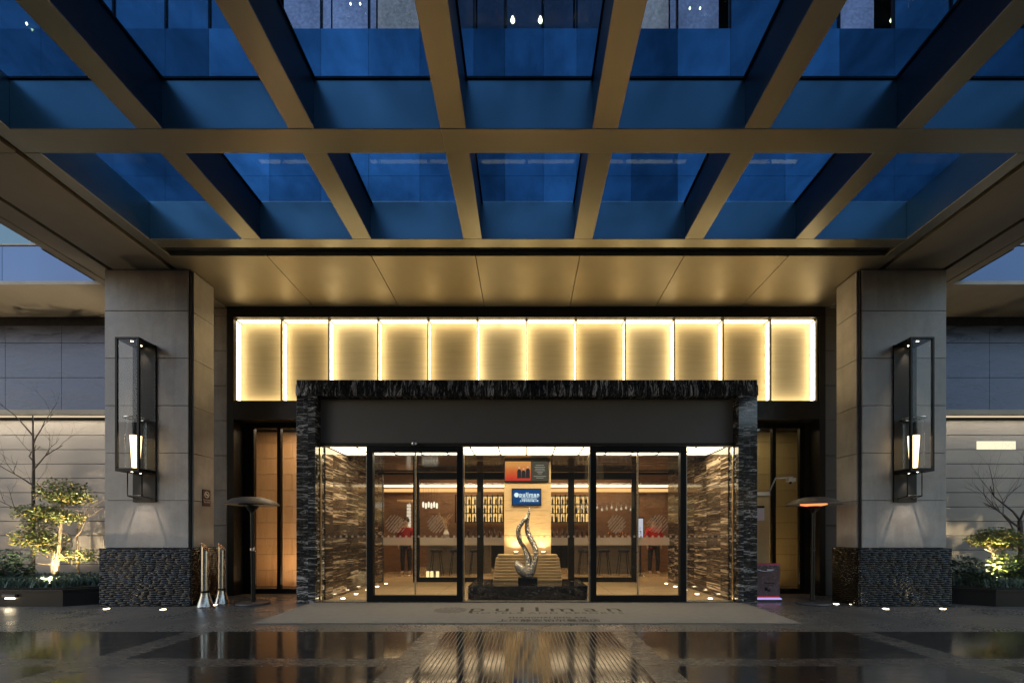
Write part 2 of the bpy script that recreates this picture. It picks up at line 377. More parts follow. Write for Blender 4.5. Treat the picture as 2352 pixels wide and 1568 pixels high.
# gaskets
m = MB()
for x in BX: m.box(x-hw-.015, x+hw+.015, cy0, 6.45, TZ-.03, TZ-.006)
for y in CYS: m.box(-5.8, 5.86, y-.165, y+.165, TZ-.0305, TZ-.0065)
m.build('glazing_gasket', M['gasket'], can)
xe = [-5.82]+BX+[5.88]
for i in range(7):
    for a, b in zip([cy0]+ys, ys+[6.46]):
        B('glass_pane', M['roofglass'], can, (xe[i]+.006, xe[i+1]-.006, a+.006, b-.006, TZ, TZ+.012))
# ring: far lip and side bands
B('end_beam', M['beam'], can, (-5.79, 5.85, 6.45, 6.64, SZ, TZ-.002), bevel=.006)
m = MB(); m.box(-5.99, 6.05, 6.643, 6.84, SZ+.07, TZ); m.build('shadow_gap', M['gasket'], can)
for s, c in ((-1, .0), (1, .06)):
    def q(a): return s*a + c
    for (a, b, nm, mt) in ((5.79, 5.99, 'edge_beam', M['beam']), (6.08, 7.07, 'side_soffit', M['soffit']), (7.15, 7.50, 'side_soffit', M['soffit']), (7.508, 7.66, 'edge_trim', M['soffit'])):
        m = MB(); seg = [cy0, -.2, 2.4, 5.0, 6.84 if nm == 'edge_beam' else 7.66]
        for y0, y1 in zip(seg, seg[1:]): m.box(q(a), q(b), y0+.004, y1-.002, SZ+(0.0 if nm != 'edge_trim' else -.01), TZ+(.1 if nm == 'edge_trim' else -.004))
        m.build(nm, mt, can, bevel=.004)
    B('shadow_gap', M['gasket'], can, (q(5.985), q(6.085), cy0, 7.66, SZ+.08, TZ-.01), (q(7.065), q(7.155), cy0, 7.66, SZ+.08, TZ-.01))
# bronze soffit to the wall
xp = [-5.98]+BX+[6.04]
for i in range(7):
    B('soffit_panel', M['bronze'], can, (xp[i]+(.005 if i else 0), xp[i+1]-(.005 if i < 6 else 0), 6.84, 8.36, SZ, SZ+.10), bevel=.003)
B('soffit_backing', M['gasket'], can, (-7.9, 7.96, 6.845, 8.9, SZ+.11, SZ+.2))
B('soffit_panel', M['soffit'], can, (-7.6, -5.99, 7.665, 8.79, SZ, SZ+.1)); B('soffit_panel', M['soffit'], can, (6.05, 7.66, 7.665, 8.79, SZ, SZ+.1))

# ------------------------------------------------------------------ columns
def weave(name, x0, x1, y0, y1, z0, z1, parent, px=.15, pz=.037):
    bm = bmesh.new()
    def h(u, v):
        v = v + .005*math.sin(2*math.pi*u/px*.5+.9*math.sin(u*3.1)) + .002*math.sin(u*9.7+v*3)
        row = math.floor(v/pz); r2 = (math.sin(row*91.7)*4375.85) % 1.0; uu = u/px*(.85+.3*r2) + .5*(row % 2)+.35*r2; fu = uu-math.floor(uu); fv = v/pz-row
        rnd = (math.sin(row*12.9898+math.floor(uu)*78.233)*43758.5453) % 1.0
        return .004 + .014*(.35+.65*max(0, math.sin(math.pi*fu))**.8) * max(0, math.sin(math.pi*fv))**.8*(.6+.6*rnd) + .012*(rnd-.5)*(fu-.5)
    def face(p0, du, L, nrm, r=.05):
        nu = int(L/.0125); nv = int((z1-z0)/.0095); rows = []
        for j in range(nv+1):
            z = z0+(z1-z0)*j/nv; row = []
            for i in range(nu+1):
                u = L*i/nu; d = h(u, z-z0) if 0 < j < nv and 0 < i < nu else 0
                row.append(bm.verts.new((p0[0]+du[0]*u+nrm[0]*d, p0[1]+du[1]*u+nrm[1]*d, z)))
            rows.append(row)
        for j in range(nv):
            for i in range(nu): bm.faces.new((rows[j][i], rows[j][i+1], rows[j+1][i+1], rows[j+1][i]))
    face((x0,y0), (1,0), x1-x0, (0,-1)); face((x1,y0), (0,1), y1-y0, (1,0)); face((x0,y1), (0,-1), y1-y0, (-1,0))
    m = MB(); m.bm.free(); m.bm = bm
    m.poly([(x0,y0,z1),(x1,y0,z1),(x1,y1,z1),(x0,y1,z1)]); m.poly([(x0,y1,z0),(x1,y1,z0),(x1,y1,z1),(x0,y1,z1)])
    return m.build(name, M['weave'], parent, smooth=True, recalc=False)
def column(s, label):
    xi, xo = (5.70, 7.19) if s > 0 else (-5.72, -7.20)
    cx = (xi+xo)/2; t = thing('stone_column', label, 'column', (cx, 7.5, 0), 'stone columns carrying the canopy')
    zs = [.99, 1.80, 2.61, 3.42, 4.23, 5.04, 5.742]
    n = 13*(.01)
    x0, x1 = min(xi, xo), max(xi, xo)
    m = MB(); notch = .055; g = .004
    for a, b in zip(zs, zs[1:]):
        # main face slab with recessed corner strip and side slab
        if s < 0: m.box(x0, x1-notch, 7.18, 7.70, a+g, b-g); m.box(x1-notch+.002, x1, 7.18+notch, 7.70, a+g, b-g)
        else: m.box(x0+notch, x1, 7.18, 7.70, a+g, b-g); m.box(x0, x0+notch-.002, 7.18+notch, 7.70, a+g, b-g)
    m.build('shaft', M['stone'], t, bevel=.004)
    B('core', M['joint'], t, (x0+.03, x1-.03, 7.20, 7.68, .9, 5.745))
    weave('woven_plinth', x0-.04, x1+.04, 7.125, 7.75, 0.0, .985, t)
    return t
colL = column(-1, 'grey stone column left of the doors on a woven black plinth')
colR = column(1, 'grey stone column right of the doors on a woven black plinth')

# ------------------------------------------------------------------ entrance wall with light boxes
WY = 8.40
wl = thing('entrance_wall', 'dark framed entrance wall with a row of glowing onyx panels above the doors', 'wall', (0, WY, 0))
z0b, z1b = 3.90, 5.54
B('metal_surround', M['darkframe'], wl, (-5.95, 5.98, WY-.03, WY+.5, z1b+.012, SZ-.002), (-5.95, -5.82, WY-.03, WY+.5, 0, z1b+.010), (5.86, 5.98, WY-.03, WY+.5, 0, z1b+.010),
  (-5.818, 5.858, WY-.03, WY+.5, 3.52, z0b-.012))
B('box_back', M['gasket'], wl, (-5.81, 5.85, WY+.225, WY+.3, z0b-.01, z1b+.01))
pxs = [686, 823, 962, 1106, 1253, 1398, 1542.5, 1688, 1833, 1977, 2120, 2259, 2394]
pX = [PX(p, WY) for p in pxs]
for a, b in zip(pX, pX[1:]):
    p = B('backlit_panel', M['onyx'], wl, (a+.008, b-.008, WY+.20, WY+.215, z0b, z1b))
    w = .006; ya, yb_ = WY+.05, WY+.185
    st = B('led_strip', M['led'][int(a*7.3) % 3], p, (a+.010, a+.010+w, ya, yb_, z0b+.03, z1b-.03), (b-.010-w, b-.010, ya, yb_, z0b+.03, z1b-.03),
      (a+.03, b-.03, ya, yb_, z1b-.006-w, z1b-.006), (a+.03, b-.03, ya, yb_, z0b+.006, z0b+.006+w))
m = MB()
for a in pX: m.box(a-.006, a+.006, WY-.005, WY+.20, z0b-.005, z1b+.005)
m.build('panel_divider', M['darkframe'], wl)
# stone piers beside the frame
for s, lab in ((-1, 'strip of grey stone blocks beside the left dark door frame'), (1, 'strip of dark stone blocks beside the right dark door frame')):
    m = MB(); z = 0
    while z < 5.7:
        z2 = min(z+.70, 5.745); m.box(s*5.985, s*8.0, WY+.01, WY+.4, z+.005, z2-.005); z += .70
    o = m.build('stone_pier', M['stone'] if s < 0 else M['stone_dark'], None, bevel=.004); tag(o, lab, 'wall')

# ------------------------------------------------------------------ marble portal
por = thing('marble_portal', 'black marble portal with white veins framing the glass doors', 'portal', (0, 7.42, 0))
oX, iX, oz, iz = 4.09, 3.74, 3.96, 3.67
for s in (-1, 1):
    a, b = (s*iX+.02, s*(oX-.14)+.02)
    B('jamb', M['marble_h'], por, (a, b-s*.002, 7.42, 8.37, .0, iz), (b, s*oX+.02, 7.45, 8.37, 0, iz), bevel=.004)
B('lintel', M['marble_v'], por, (-oX+.02, oX+.02, 7.42, 8.37, iz+.002, oz-.10), (-oX+.02, oX+.02, 7.45, 8.37, oz-.098, oz), bevel=.004)
B('header_panel', M['charcoal'], por, (-3.715, 3.755, 7.60, 7.75, 2.87, iz-.002))
B('header_trim', M['darkframe'], por, (-3.715, 3.755, 7.56, 7.7, 2.82, 2.866))
B('threshold', M['steel'], por, (-3.715, 3.755, 7.48, 7.72, .002, .018))

# ------------------------------------------------------------------ sliding doors and glazing
GY = 7.60
def logo_disc(cx, cz, r, y, parent, mat, name='logo_decal', n=9, plane='xz'):
    m = MB(); ca, sa = math.cos(R(50)), math.sin(R(50))
    for i in range(n):
        d = (i-(n-1)/2)/((n)/2)*r; L = math.sqrt(max(0, r*r-d*d)); w = r*.46/n
        cuts = [(-L, -.12*L-.02*r*((i*5)%3)), (-.02*L, L)] if i % 2 else [(-L, .25*L), (.38*L, L)]
        for t0, t1 in cuts:
            P = []
            for tt, ww in ((t0,-w),(t1,-w),(t1,w),(t0,w)):
                u = tt*ca - (d+ww)*sa; v = tt*sa + (d+ww)*ca
                P.append((cx+u, y, cz+v) if plane == 'xz' else (cx+u, cz+v, y))
            m.poly(P)
    return m.build(name, mat, parent)
def sliding_door(x0, x1, label):
    t = thing('sliding_door', label, 'door', ((x0+x1)/2, GY, 0), 'black framed sliding doors')
    f = .105; top = 2.81
    B('door_frame', M['black'], t, (x0, x0+f, GY-.06, GY+.06, .02, top), (x1-f, x1, GY-.06, GY+.06, .02, top), (x0+f, x1-f, GY-.06, GY+.06, top-f, top), (x0+f, x1-f, GY-.055, GY+.055, .02, .125), bevel=.004)
    B('frame_edge', M['steel'], t, (x0-.012, x0-.001, GY-.05, GY+.05, .02, top), (x1+.001, x1+.012, GY-.05, GY+.05, .02, top))
    c = (x0+x1)/2
    for a, b in ((x0+f, c-.006), (c+.006, x1-f)):
        l = B('door_leaf', M['glassdoor'], t, (a, b, GY-.005, GY+.005, .125, top-f))
        m = MB(); n = int((b-a)/.1)
        for i in range(n):
            xx = a+(b-a)*(i+.5)/n; m.tube([(xx, GY-.0075, 1.185), (xx, GY-.0065, 1.185)], .022, 10)
        m.build('safety_dots', M['decal'], l)
        cc = (a+b)/2; logo_disc(cc, 1.41, .165, GY-.008, l, M['decal'], n=7)
    B('leaf_edge', M['gold'], t, (c-.014, c+.014, GY-.012, GY+.012, .10, top-f+.02))
    return t
sliding_door(-2.86+.005, -1.135, 'black framed glass sliding door left of the sculpture')
sliding_door(1.165, 2.885, 'black framed glass sliding door right of the sculpture')
o = MB().lathe([(0,-.07),(.045,-.06),(.06,-.03),(.055,0),(.045,.01)], (-1.99, 7.50, 2.865), 16).build('door_sensor', M['steel'], None, smooth=True)
tag(o, 'small domed door sensor above the left sliding door', 'sensor')
def pane(x0, x1, label, dots=True):
    t = thing('fixed_window', label, 'window', ((x0+x1)/2, GY, 0), 'fixed panes of the entrance front')
    g = B('glazing', M['glassdoor'], t, (x0+.012, x1-.012, GY-.006, GY+.006, .03, 2.80))
    B('window_frame', M['gold'], t, (x0, x0+.012, GY-.02, GY+.02, .02, 2.81), (x1-.012, x1, GY-.02, GY+.02, .02, 2.81), (x0+.012, x1-.012, GY-.02, GY+.02, .018, .03), (x0+.012, x1-.012, GY-.02, GY+.02, 2.80, 2.812))
    m = MB(); n = int((x1-x0)/.105)
    for i in range(n):
        xx = x0+(x1-x0)*(i+.5)/n; m.tube([(xx, GY-.0095, 1.185), (xx, GY-.0085, 1.185)], .022, 10)
    m.build('safety_dots', M['decal'], g)
pane(-3.715, -2.87, 'narrow glass pane between left marble jamb and sliding door')
pane(-1.118, 1.148, 'wide glass pane in front of the silver sculpture')
pane(2.90, 3.755, 'narrow glass pane between right sliding door and marble jamb')

# ------------------------------------------------------------------ vestibule
ves = thing('vestibule', 'brown veined marble entrance vestibule behind the glass front', 'vestibule', (0, 9, 0), kind='structure')
B('marble_wall', M['marble_in'], ves, (-3.90, -3.70, 7.76, 11.0, 0, 2.86)); B('marble_wall', M['marble_in'], ves, (3.74, 3.94, 7.76, 11.0, 0, 2.86))
B('marble_ceiling', M['marble_lobby_ceil'], ves, (-3.698, 3.738, 8.62, 10.9, 2.84, 2.9))
B('ceiling_void', M['white'], ves, (-3.698, 3.738, 7.7, 8.615, 2.96, 3.0))
m = MB(); nx = 14; W = 7.43/nx
for i in range(nx): m.box(-3.695+i*W+.014, -3.695+(i+1)*W-.014, 7.74, 8.60, 2.86, 2.88)
m.build('luminous_ceiling_panel', M['ceilpanel'], ves)
m = MB()
for i in range(nx+1): m.box(-3.695+i*W-.014, -3.695+i*W+.014, 7.73, 8.61, 2.845, 2.885)
m.build('ceiling_divider', M['black'], ves)

# inner screen
IY = 10.9
scr = thing('inner_door_screen', 'black framed inner glass screen across the back of the vestibule', 'screen', (0, IY, 0))
def sx_(p): return PX(p, IY)
bx = []
for (a, b) in ((1112,1122),(1211,1229),(1398,1416),(1664,1682),(1850,1866),(1962,1974)): bx.append((sx_(a), sx_(b), IY-.04, IY+.04, 0, 2.835))
z_h0, z_h1 = PZ(1404, IY), PZ(1385, IY)
for a, b in zip(bx, bx[1:]): pass
for q in bx: B('screen_post', M['black'], scr, q, bevel=.003)
rails = []
for i in (1, 2, 3):
    rails.append((bx[i][1]+.001, bx[i+1][0]-.001, IY-.035, IY+.035, z_h0, 2.83)); 
    if i != 2: rails.append((bx[i][1]+.001, bx[i+1][0]-.001, IY-.035, IY+.035, 0, .12))
rails.append((bx[0][1]+.001, bx[1][0]-.001, IY-.03, IY+.03, 2.78, 2.83)); rails.append((bx[4][1]+.001, bx[5][0]-.001, IY-.03, IY+.03, 2.78, 2.83))
for q in rails: B('screen_rail', M['black'], scr, q)
for i in range(5):
    g = B('screen_glass', M['glassdoor'], scr, (bx[i][1]+.003, bx[i+1][0]-.003, IY-.004, IY+.004, .13, z_h0-.01))
    B('frosted_band', M['frost'], g, (bx[i][1]+.005, bx[i+1][0]-.005, IY-.0075, IY-.0065, .95, 1.155))
    if i != 2: logo_disc({0:-3.28, 1:-2.3, 3:2.35, 4:3.35}[i], 1.48, .2, IY-.0085, g, M['decal'], n=7)

# marble bench, slatted plinth, sculpture
t = thing('marble_bench', 'low black marble bench right behind the centre pane', 'bench', (.03, 8.2, 0))
B('bench_base', M['black'], t, (-1.02, 1.10, 7.76, 8.95, 0, .03)); B('bench_slab', M['marble_bench'], t, (-1.06, 1.14, 7.72, 9.0, .032, .27), bevel=.006)
t = thing('slatted_plinth', 'tapered oak plinth of horizontal slats on the marble bench', 'plinth', (.05, 8.8, .27))
for i in range(9):
    a = i/8; w = .70-.055*a-(.03 if i == 8 else 0)
    B('slat', M['woodslat'], t, (.04-w, .04+w, 8.50+.06*a, 8.99, .272+i*.0605, .272+i*.0605+.052), bevel=.008)
B('plinth_core', M['black'], t, (-.55, .63, 8.6, 8.98, .272, .80))
for x in (-.20, .37):
    t2 = thing('plinth_uplight', 'small bright uplight on the oak plinth, %s of the sculpture' % ('left' if x < 0 else 'right'), 'lamp', (x, 8.8, .82))
    MB().lathe([(.0,.0),(.05,0),(.06,.03),(.055,.06)], (x, 8.8, .808), 16).build('lamp_housing', M['steel'], t2, smooth=True)
    MB().lathe([(.0,.062),(.05,.058)], (x, 8.8, .808), 16).build('lens', M['bulb'], t2)
    spot('uplight', (x, 8.84, .89), (x, 9.25, 1.9), 26, 120, (1,.78,.48), parent=t2)
sc = thing('flame_sculpture', 'silver hammered sculpture of two twisted flames on a black block', 'sculpture', (.02, 8.17, .27))
B('base_block', M['black'], sc, (PX(1518,8.17), PX(1574,8.17), 8.05, 8.29, .272, .385), bevel=.004)
def sp(pts, y=8.17): return [(PX(1450+a/5.228, y), y+dy, PZ(1480+b/5.228, y)) for a, b, dy in pts]
def smoothpath(pts, rads, n=6):
    P = [Vector(p) for p in pts]; out = []; rr = []
    for i in range(len(P)-1):
        p0, p1, p2, p3 = P[max(i-1,0)], P[i], P[i+1], P[min(i+2,len(P)-1)]
        for k_ in range(n):
            t = k_/n; out.append(.5*((2*p1)+(-p0+p2)*t+(2*p0-5*p1+4*p2-p3)*t*t+(-p0+3*p1-3*p2+p3)*t**3)); rr.append(rads[i]*(1-t)+rads[i+1]*t)
    out.append(P[-1]); rr.append(rads[-1]); return out, rr
u = 8.17/F/5.228
m = MB()
a, r = smoothpath(sp([(500,1120,0),(560,1000,-.03),(600,880,-.05),(625,760,-.05),(612,640,-.03),(560,530,0),(505,420,.03),(490,300,.03),(505,180,.01),(525,90,0),(532,20,0)]), [x*u*.85 for x in (60,75,55,48,52,54,48,40,34,24,4)]); m.tube(a, r, 14)
a, r = smoothpath(sp([(500,1090,.0),(525,960,.02),(510,800,.04),(450,650,.05),(390,560,.03),(360,440,0),(370,340,-.02),(430,250,-.03),(480,180,-.02),(515,90,0)]), [x*u*.85 for x in (70,85,68,42,44,46,44,36,26,10)]); m.tube(a, r, 14)
a, r = smoothpath(sp([(510,1100,.0),(470,1060,-.02),(400,980,-.05),(350,900,-.06),(320,840,-.05)]), [x*u*.85 for x in (60,80,92,70,22)]); m.tube(a, r, 14)
m.build('flame_body', M['silver'], sc, smooth=True)
spot('sculpture_spot', (0, 7.9, 2.7), (0, 8.2, .8), 30, 40, (1,.85,.65), parent=sc)

# feature column with screens
fc = thing('oak_feature_column', 'pale oak clad feature column carrying two screens', 'column', (.04, 9.3, .27))
m = MB(); cz = [.272, PZ(1567,9.07), PZ(1495,9.07), PZ(1415,9.07), 2.835]
for a, b in zip(cz, cz[1:]): m.box(-.46, .55, 9.07, 9.5, a+.003, b-.003)
m.build('cladding', M['wood'], fc, bevel=.003); B('column_core', M['black'], fc, (-.44, .53, 9.09, 9.48, .272, 2.83))
def screen(x0, x1, z0, z1, y, name, label, cat):
    t = thing(name, label, cat, ((x0+x1)/2, y, z0))
    B('bezel', M['black'], t, (x0-.018, x1+.018, y-.05, y-.002, z0-.03, z1+.018), bevel=.004); return t
SY = 9.07
ax0, ax1, az0, az1 = PX(1480,SY), PX(1605,SY), PZ(1408,SY), PZ(1352,SY)
ps = screen(ax0, ax1, az0, az1, SY, 'poster_screen', 'upper wall screen showing men in dark suits before an orange background', 'screen')
def rect(name, x0, x1, z0, z1, y, mat, parent): m = MB(); m.poly([(x0,y,z0),(x1,y,z0),(x1,y,z1),(x0,y,z1)]); return m.build(name, mat, parent)
W_, H_ = ax1-ax0, az1-az0
k = N('poster_glow'); sx = k.n('SeparateXYZ'); k.l(k.tc.outputs['Generated'], sx.inputs[0])
e = k.n('Emission'); k.l(k.ramp(k.math('ADD', sx.outputs[2], k.math('MULTIPLY', k.noise(k.mapping(), 9, 3), .3)), [(.2,(.75,.05,.03)),(.6,(.75,.16,.04)),(1.0,(.85,.38,.10))]), e.inputs[0]); e.inputs[1].default_value = .9; k.l(e.outputs[0], k.out.inputs[0])
rect('picture_area', ax0, ax0+.60*W_, az0, az1, SY-.052, k.m, ps)
rect('caption_area', ax0+.60*W_+.001, ax1, az0, az1, SY-.052, emit('caption_grey', (.10,.09,.06), .8), ps)
mk = emit('suit_dark', (.03,.03,.03), 1.0); ms = emit('face_tone', (.75,.5,.3), 1.0)
for i, (cx_, top) in enumerate(((.33,.66),(.43,.60),(.53,.70))):
    c0 = ax0+cx_*W_; m = MB(); m.poly([(c0-.045,SY-.0535-i*.0002,az0+.05),(c0+.045,SY-.0535-i*.0002,az0+.05),(c0+.042,SY-.0535-i*.0002,az0+(top-.14)*H_),(c0+.015,SY-.0535-i*.0002,az0+(top-.06)*H_),(c0-.015,SY-.0535-i*.0002,az0+(top-.06)*H_),(c0-.042,SY-.0535-i*.0002,az0+(top-.14)*H_)]); m.build('suit_figure', mk, ps)
    m = MB(); m.poly([(c0+.018*math.cos(t), SY-.0545, az0+top*H_+.026*math.sin(t)) for t in [2*math.pi*j/12 for j in range(12)]]); m.build('figure_face', ms, ps)
m = MB()
for j, (w, zz) in enumerate(((.16,.80),(.2,.70),(.18,.61),(.2,.52),(.12,.44),(.08,.36),(.24,.22),(.14,.14))):
    c0 = ax0+.81*W_; m.poly([(c0-w*W_*.6,SY-.054,az0+zz*H_-.004),(c0+w*W_*.6,SY-.054,az0+zz*H_-.004),(c0+w*W_*.6,SY-.054,az0+zz*H_+.004),(c0-w*W_*.6,SY-.054,az0+zz*H_+.004)])
m.build('caption_lines', emit('caption_text', (.6,.58,.5), .8), ps)
bx0, bx1, bz0, bz1 = PX(1502,SY), PX(1583,SY), PZ(1477,SY), PZ(1433,SY)
bs = screen(bx0, bx1, bz0, bz1, SY, 'logo_screen', 'lower blue wall screen showing the white hotel logo', 'screen')
rect('display', bx0, bx1, bz0, bz1, SY-.052, M['scrblue'], bs)
W_, H_ = bx1-bx0, bz1-bz0
MB().poly([(bx0+.14*W_+.05*math.cos(t), SY-.054, bz0+.62*H_+.05*math.sin(t)) for t in [2*math.pi*j/20 for j in range(20)]]).build('logo_dot', M['scrtext'], bs)
text('logo_text', 'pullman', M['scrtext'], bs, (bx0+.60*W_, SY-.054, bz0+.64*H_), .115, sx=1.05, space=1.15, bold=.003, ext=0)
text('logo_text', 'HOTELS AND RESORTS', M['scrtext'], bs, (bx0+.59*W_, SY-.054, bz0+.47*H_), .036, sx=1.05, bold=.001, ext=0)
text('logo_text', 'SHANGHAI JING AN', M['scrtext'], bs, (bx0+.59*W_, SY-.054, bz0+.36*H_), .036, bold=.001, ext=0)
text('logo_text', '上海静安铂尔曼酒店', M['scrtext'], bs, (bx0+.59*W_, SY-.054, bz0+.22*H_), .045, bold=.001, ext=0)

# ------------------------------------------------------------------ lobby
lob = thing('lobby', 'warm wood lined hotel lobby behind the inner screen', 'lobby', (0, 14, 0), kind='structure')
B('back_wall', M['woodred'], lob, (-9, 9, 16.3, 16.5, 0, 3.6)); B('side_wall', M['woodred'], lob, (-9.2, -9.001, 11.2, 16.5, 0, 3.6)); B('side_wall', M['woodred'], lob, (9.001, 9.2, 11.2, 16.5, 0, 3.6))
B('front_wall', M['woodred'], lob, (-9, -3.91, 11.0, 11.15, 0, 3.6), (3.95, 9, 11.0, 11.15, 0, 3.6), (-3.9, 3.94, 11.0, 11.15, 2.86, 3.6))
B('lobby_ceiling', simple('lobby_ceiling', (.55,.45,.33), .7), lob, (-9.2, 9.2, 11.0, 16.5, 3.6, 3.7))
B('wood_partition', M['woodred'], lob, (-8.9, -3.62, 14.0, 14.15, 0, 2.6)); B('wood_partition', M['woodred'], lob, (3.72, 8.9, 14.0, 14.15, 0, 2.6))
B('bulkhead', M['wood'], lob, (-8.9, 8.9, 13.85, 14.0, 2.62, 2.80)); B('cove_glow_strip', M['cove'], lob, (-8.5, 8.5, 13.90, 13.96, 2.80, 2.87)); B('cove_glow_strip', emit('painted_cove_glow', (1,.55,.2), 1.6), lob, (-8.5, 8.5, 13.842, 13.849, 2.64, 2.74))  # orange strip on the bulkhead face is painted glow of cove-lit wood
for s in (-1, 1):
    area('lobby_light', (s*2.6, 12.6, 3.5), (s*2.6, 12.6, 0), 110, 2.5, 2.2, (1,.74,.45), lob)
    area('lobby_light', (s*2.2, 15.2, 3.5), (s*2.2, 15.4, 0), 50, 3, 1, (1,.72,.42), lob)
# bars and shelves
bot_proto = None
def bottle_at(x, y, z, h=.28, r=.037, g='bottles on the glowing back bar shelves', lab='dark bottle on the glowing back bar shelves'):
    global bot_proto
    if bot_proto is None:
        bot_proto = thing('bottle', lab, 'bottle', (x, y, z), g)
        MB().lathe([(0,0),(r,0),(r,h*.58),(r*.35,h*.75),(r*.33,h*.92)], (x,y,z), 8).build('bottle_body', M['bottle'], bot_proto, smooth=True)
        MB().lathe([(r*.36,h*.90),(r*.36,h),(0,h)], (x,y,z), 8).build('cap', M['gold'], bot_proto)
        return bot_proto
    return dup(bot_proto, Vector((x,y,z))-bot_proto.location, lab, g)
for (xa, xb, side) in ((-2.60, -.82, 'left'), (.95, 2.62, 'right')):
    t = thing('bar_shelf', 'backlit bar shelving with black uprights seen %s of the oak column' % side, 'shelf', ((xa+xb)/2, 15.9, 1.65))
    B('glow_back', M['glowshelf'], t, (xa, xb, 16.1, 16.12, 1.72, 2.70))
    B('shelf_board', M['black'], t, *[(xa, xb, 15.75, 16.09, z, z+.02) for z in (1.70, 2.03, 2.36, 2.69)])
    m = MB(); n = 9
    for i in range(n+1):
        x = xa+(xb-xa)*i/n; m.box(x-.022, x+.022, 15.70, 15.745, 1.68, 2.73)
    m.build('upright', M['black'], t)
    for z in (1.722, 2.052, 2.382):
        for i in range(n):
            if random.random() < .88: bottle_at(xa+(xb-xa)*(i+.5)/n+random.uniform(-.02,.02), 15.9, z)
    t = thing('back_counter', 'dark back counter under the bar shelves, %s side' % side, 'counter', ((xa+xb)/2, 15.9, 0))
    B('counter_top', M['marble_bench'], t, (xa-.4, xb+.4, 15.5, 16.2, 1.10, 1.15)); B('counter_body', M['black'], t, (xa-.38, xb+.38, 15.55, 16.2, 0, 1.098))
    for i in range(9):
        bottle_at(xa+(xb-xa)*(i+.4)/9, 15.7, 1.152, lab='dark bottle on the back counter below the shelves', g='bottles on the back counter')
for (xa, xb, lab) in ((-3.2, -1.0, 'marble fronted bar counter seen through the left sliding door'), (1.35, 3.5, 'marble fronted bar counter seen through the right sliding door')):
    t = thing('bar_counter', lab, 'counter', ((xa+xb)/2, 13.4, 0))
    B('counter_top', M['marble_h'], t, (xa, xb, 13.1, 13.7, .93, 1.13), bevel=.006); B('counter_body', M['charcoal'], t, (xa+.1, xb-.1, 13.25, 13.65, 0, .928))
    # stools
for i, x in enumerate((-2.7, -2.1, -1.5, 1.8, 2.4, 3.0)):
    t = thing('bar_stool', 'dark bar stool in front of the %s bar counter' % ('left' if x < 0 else 'right'), 'stool', (x, 12.8, 0), 'bar stools %s' % ('left' if x < 0 else 'right'))
    MB().lathe([(0,.70),(.17,.70),(.19,.74),(.17,.78),(0,.79)], (x,12.8,0), 14).build('seat', M['cloth'], t, smooth=True)
    for a, b in ((-1,-1),(1,-1),(1,1),(-1,1)): MB().tube([(x+a*.1,12.8+b*.1,.70),(x+a*.18,12.8+b*.18,0)], .013, 6).build('leg', M['darkframe'], t)
mc = simple('copper', (.75,.42,.22), .22, 1.0)
for i, x in enumerate((2.75, 2.98, 3.2)):
    t = thing('copper_pot', ('left', 'middle', 'right')[i]+' of the three shiny copper pots on the right bar counter', 'pot', (x, 13.3, 1.13), 'copper pots on the right bar counter')
    MB().lathe([(0,0),(.07,0),(.09,.06),(.08,.15),(.085,.17),(.07,.165),(.06,.02),(0,.02)], (x, 13.3, 1.132), 14).build('pot_body', mc, t, smooth=True); MB().tube([(x-.09,13.3,1.25),(x-.12,13.3,1.28),(x-.09,13.3,1.30)], .008, 6).build('handle', mc, t)
t = thing('table_vase', 'vase of dry branches standing on the left bar counter', 'vase', (-2.5, 13.3, 1.13)); MB().lathe([(0,0),(.06,0),(.10,.12),(.05,.24),(.06,.27)], (-2.5,13.3,1.132), 14).build('vase_body', M['white'], t, smooth=True)
m = MB(); rd_ = random.Random(9)
for i in range(9): m.tube([(-2.5,13.3,1.35),(-2.5+rd_.uniform(-.1,.1),13.3+rd_.uniform(-.1,.1),1.6),(-2.5+rd_.uniform(-.3,.3),13.3+rd_.uniform(-.2,.2),1.75+rd_.uniform(0,.2))], .006, 4)
m.build('branches', M['wood'], t)
for i in range(14):
    x = 1.5+i*.15; z = 2.06+(i*7%3)*.03; t = thing('hanging_glass', 'small wine glass with a painted glint hanging over the right bar counter', 'glass', (x, 13.1, z), 'wine glasses hanging over the right bar')
    MB().lathe([(.028,-.09),(.034,-.05),(.02,-.01),(.004,0),(.004,.06),(.025,.065)], (x,13.1,z), 10).build('glass_bowl', emit('painted_glint', (1,.85,.6), .7, .6) if i == 0 else bpy.data.materials['painted_glint'], t, smooth=True)  # glint painted as emission, the glasses are no lamps
t = thing('glass_rack', 'long metal rack above the right bar counter carrying wine glasses', 'rack', (2.5, 13.1, 2.15)); B('rack_bar', M['steel'], t, (1.35, 3.6, 13.08, 13.12, 2.19, 2.205)); MB().tube([(1.5,13.1,2.205),(1.5,13.1,3.59)], .006, 6).build('rod', M['steel'], t); MB().tube([(3.45,13.1,2.205),(3.45,13.1,3.59)], .006, 6).build('rod', M['steel'], t)
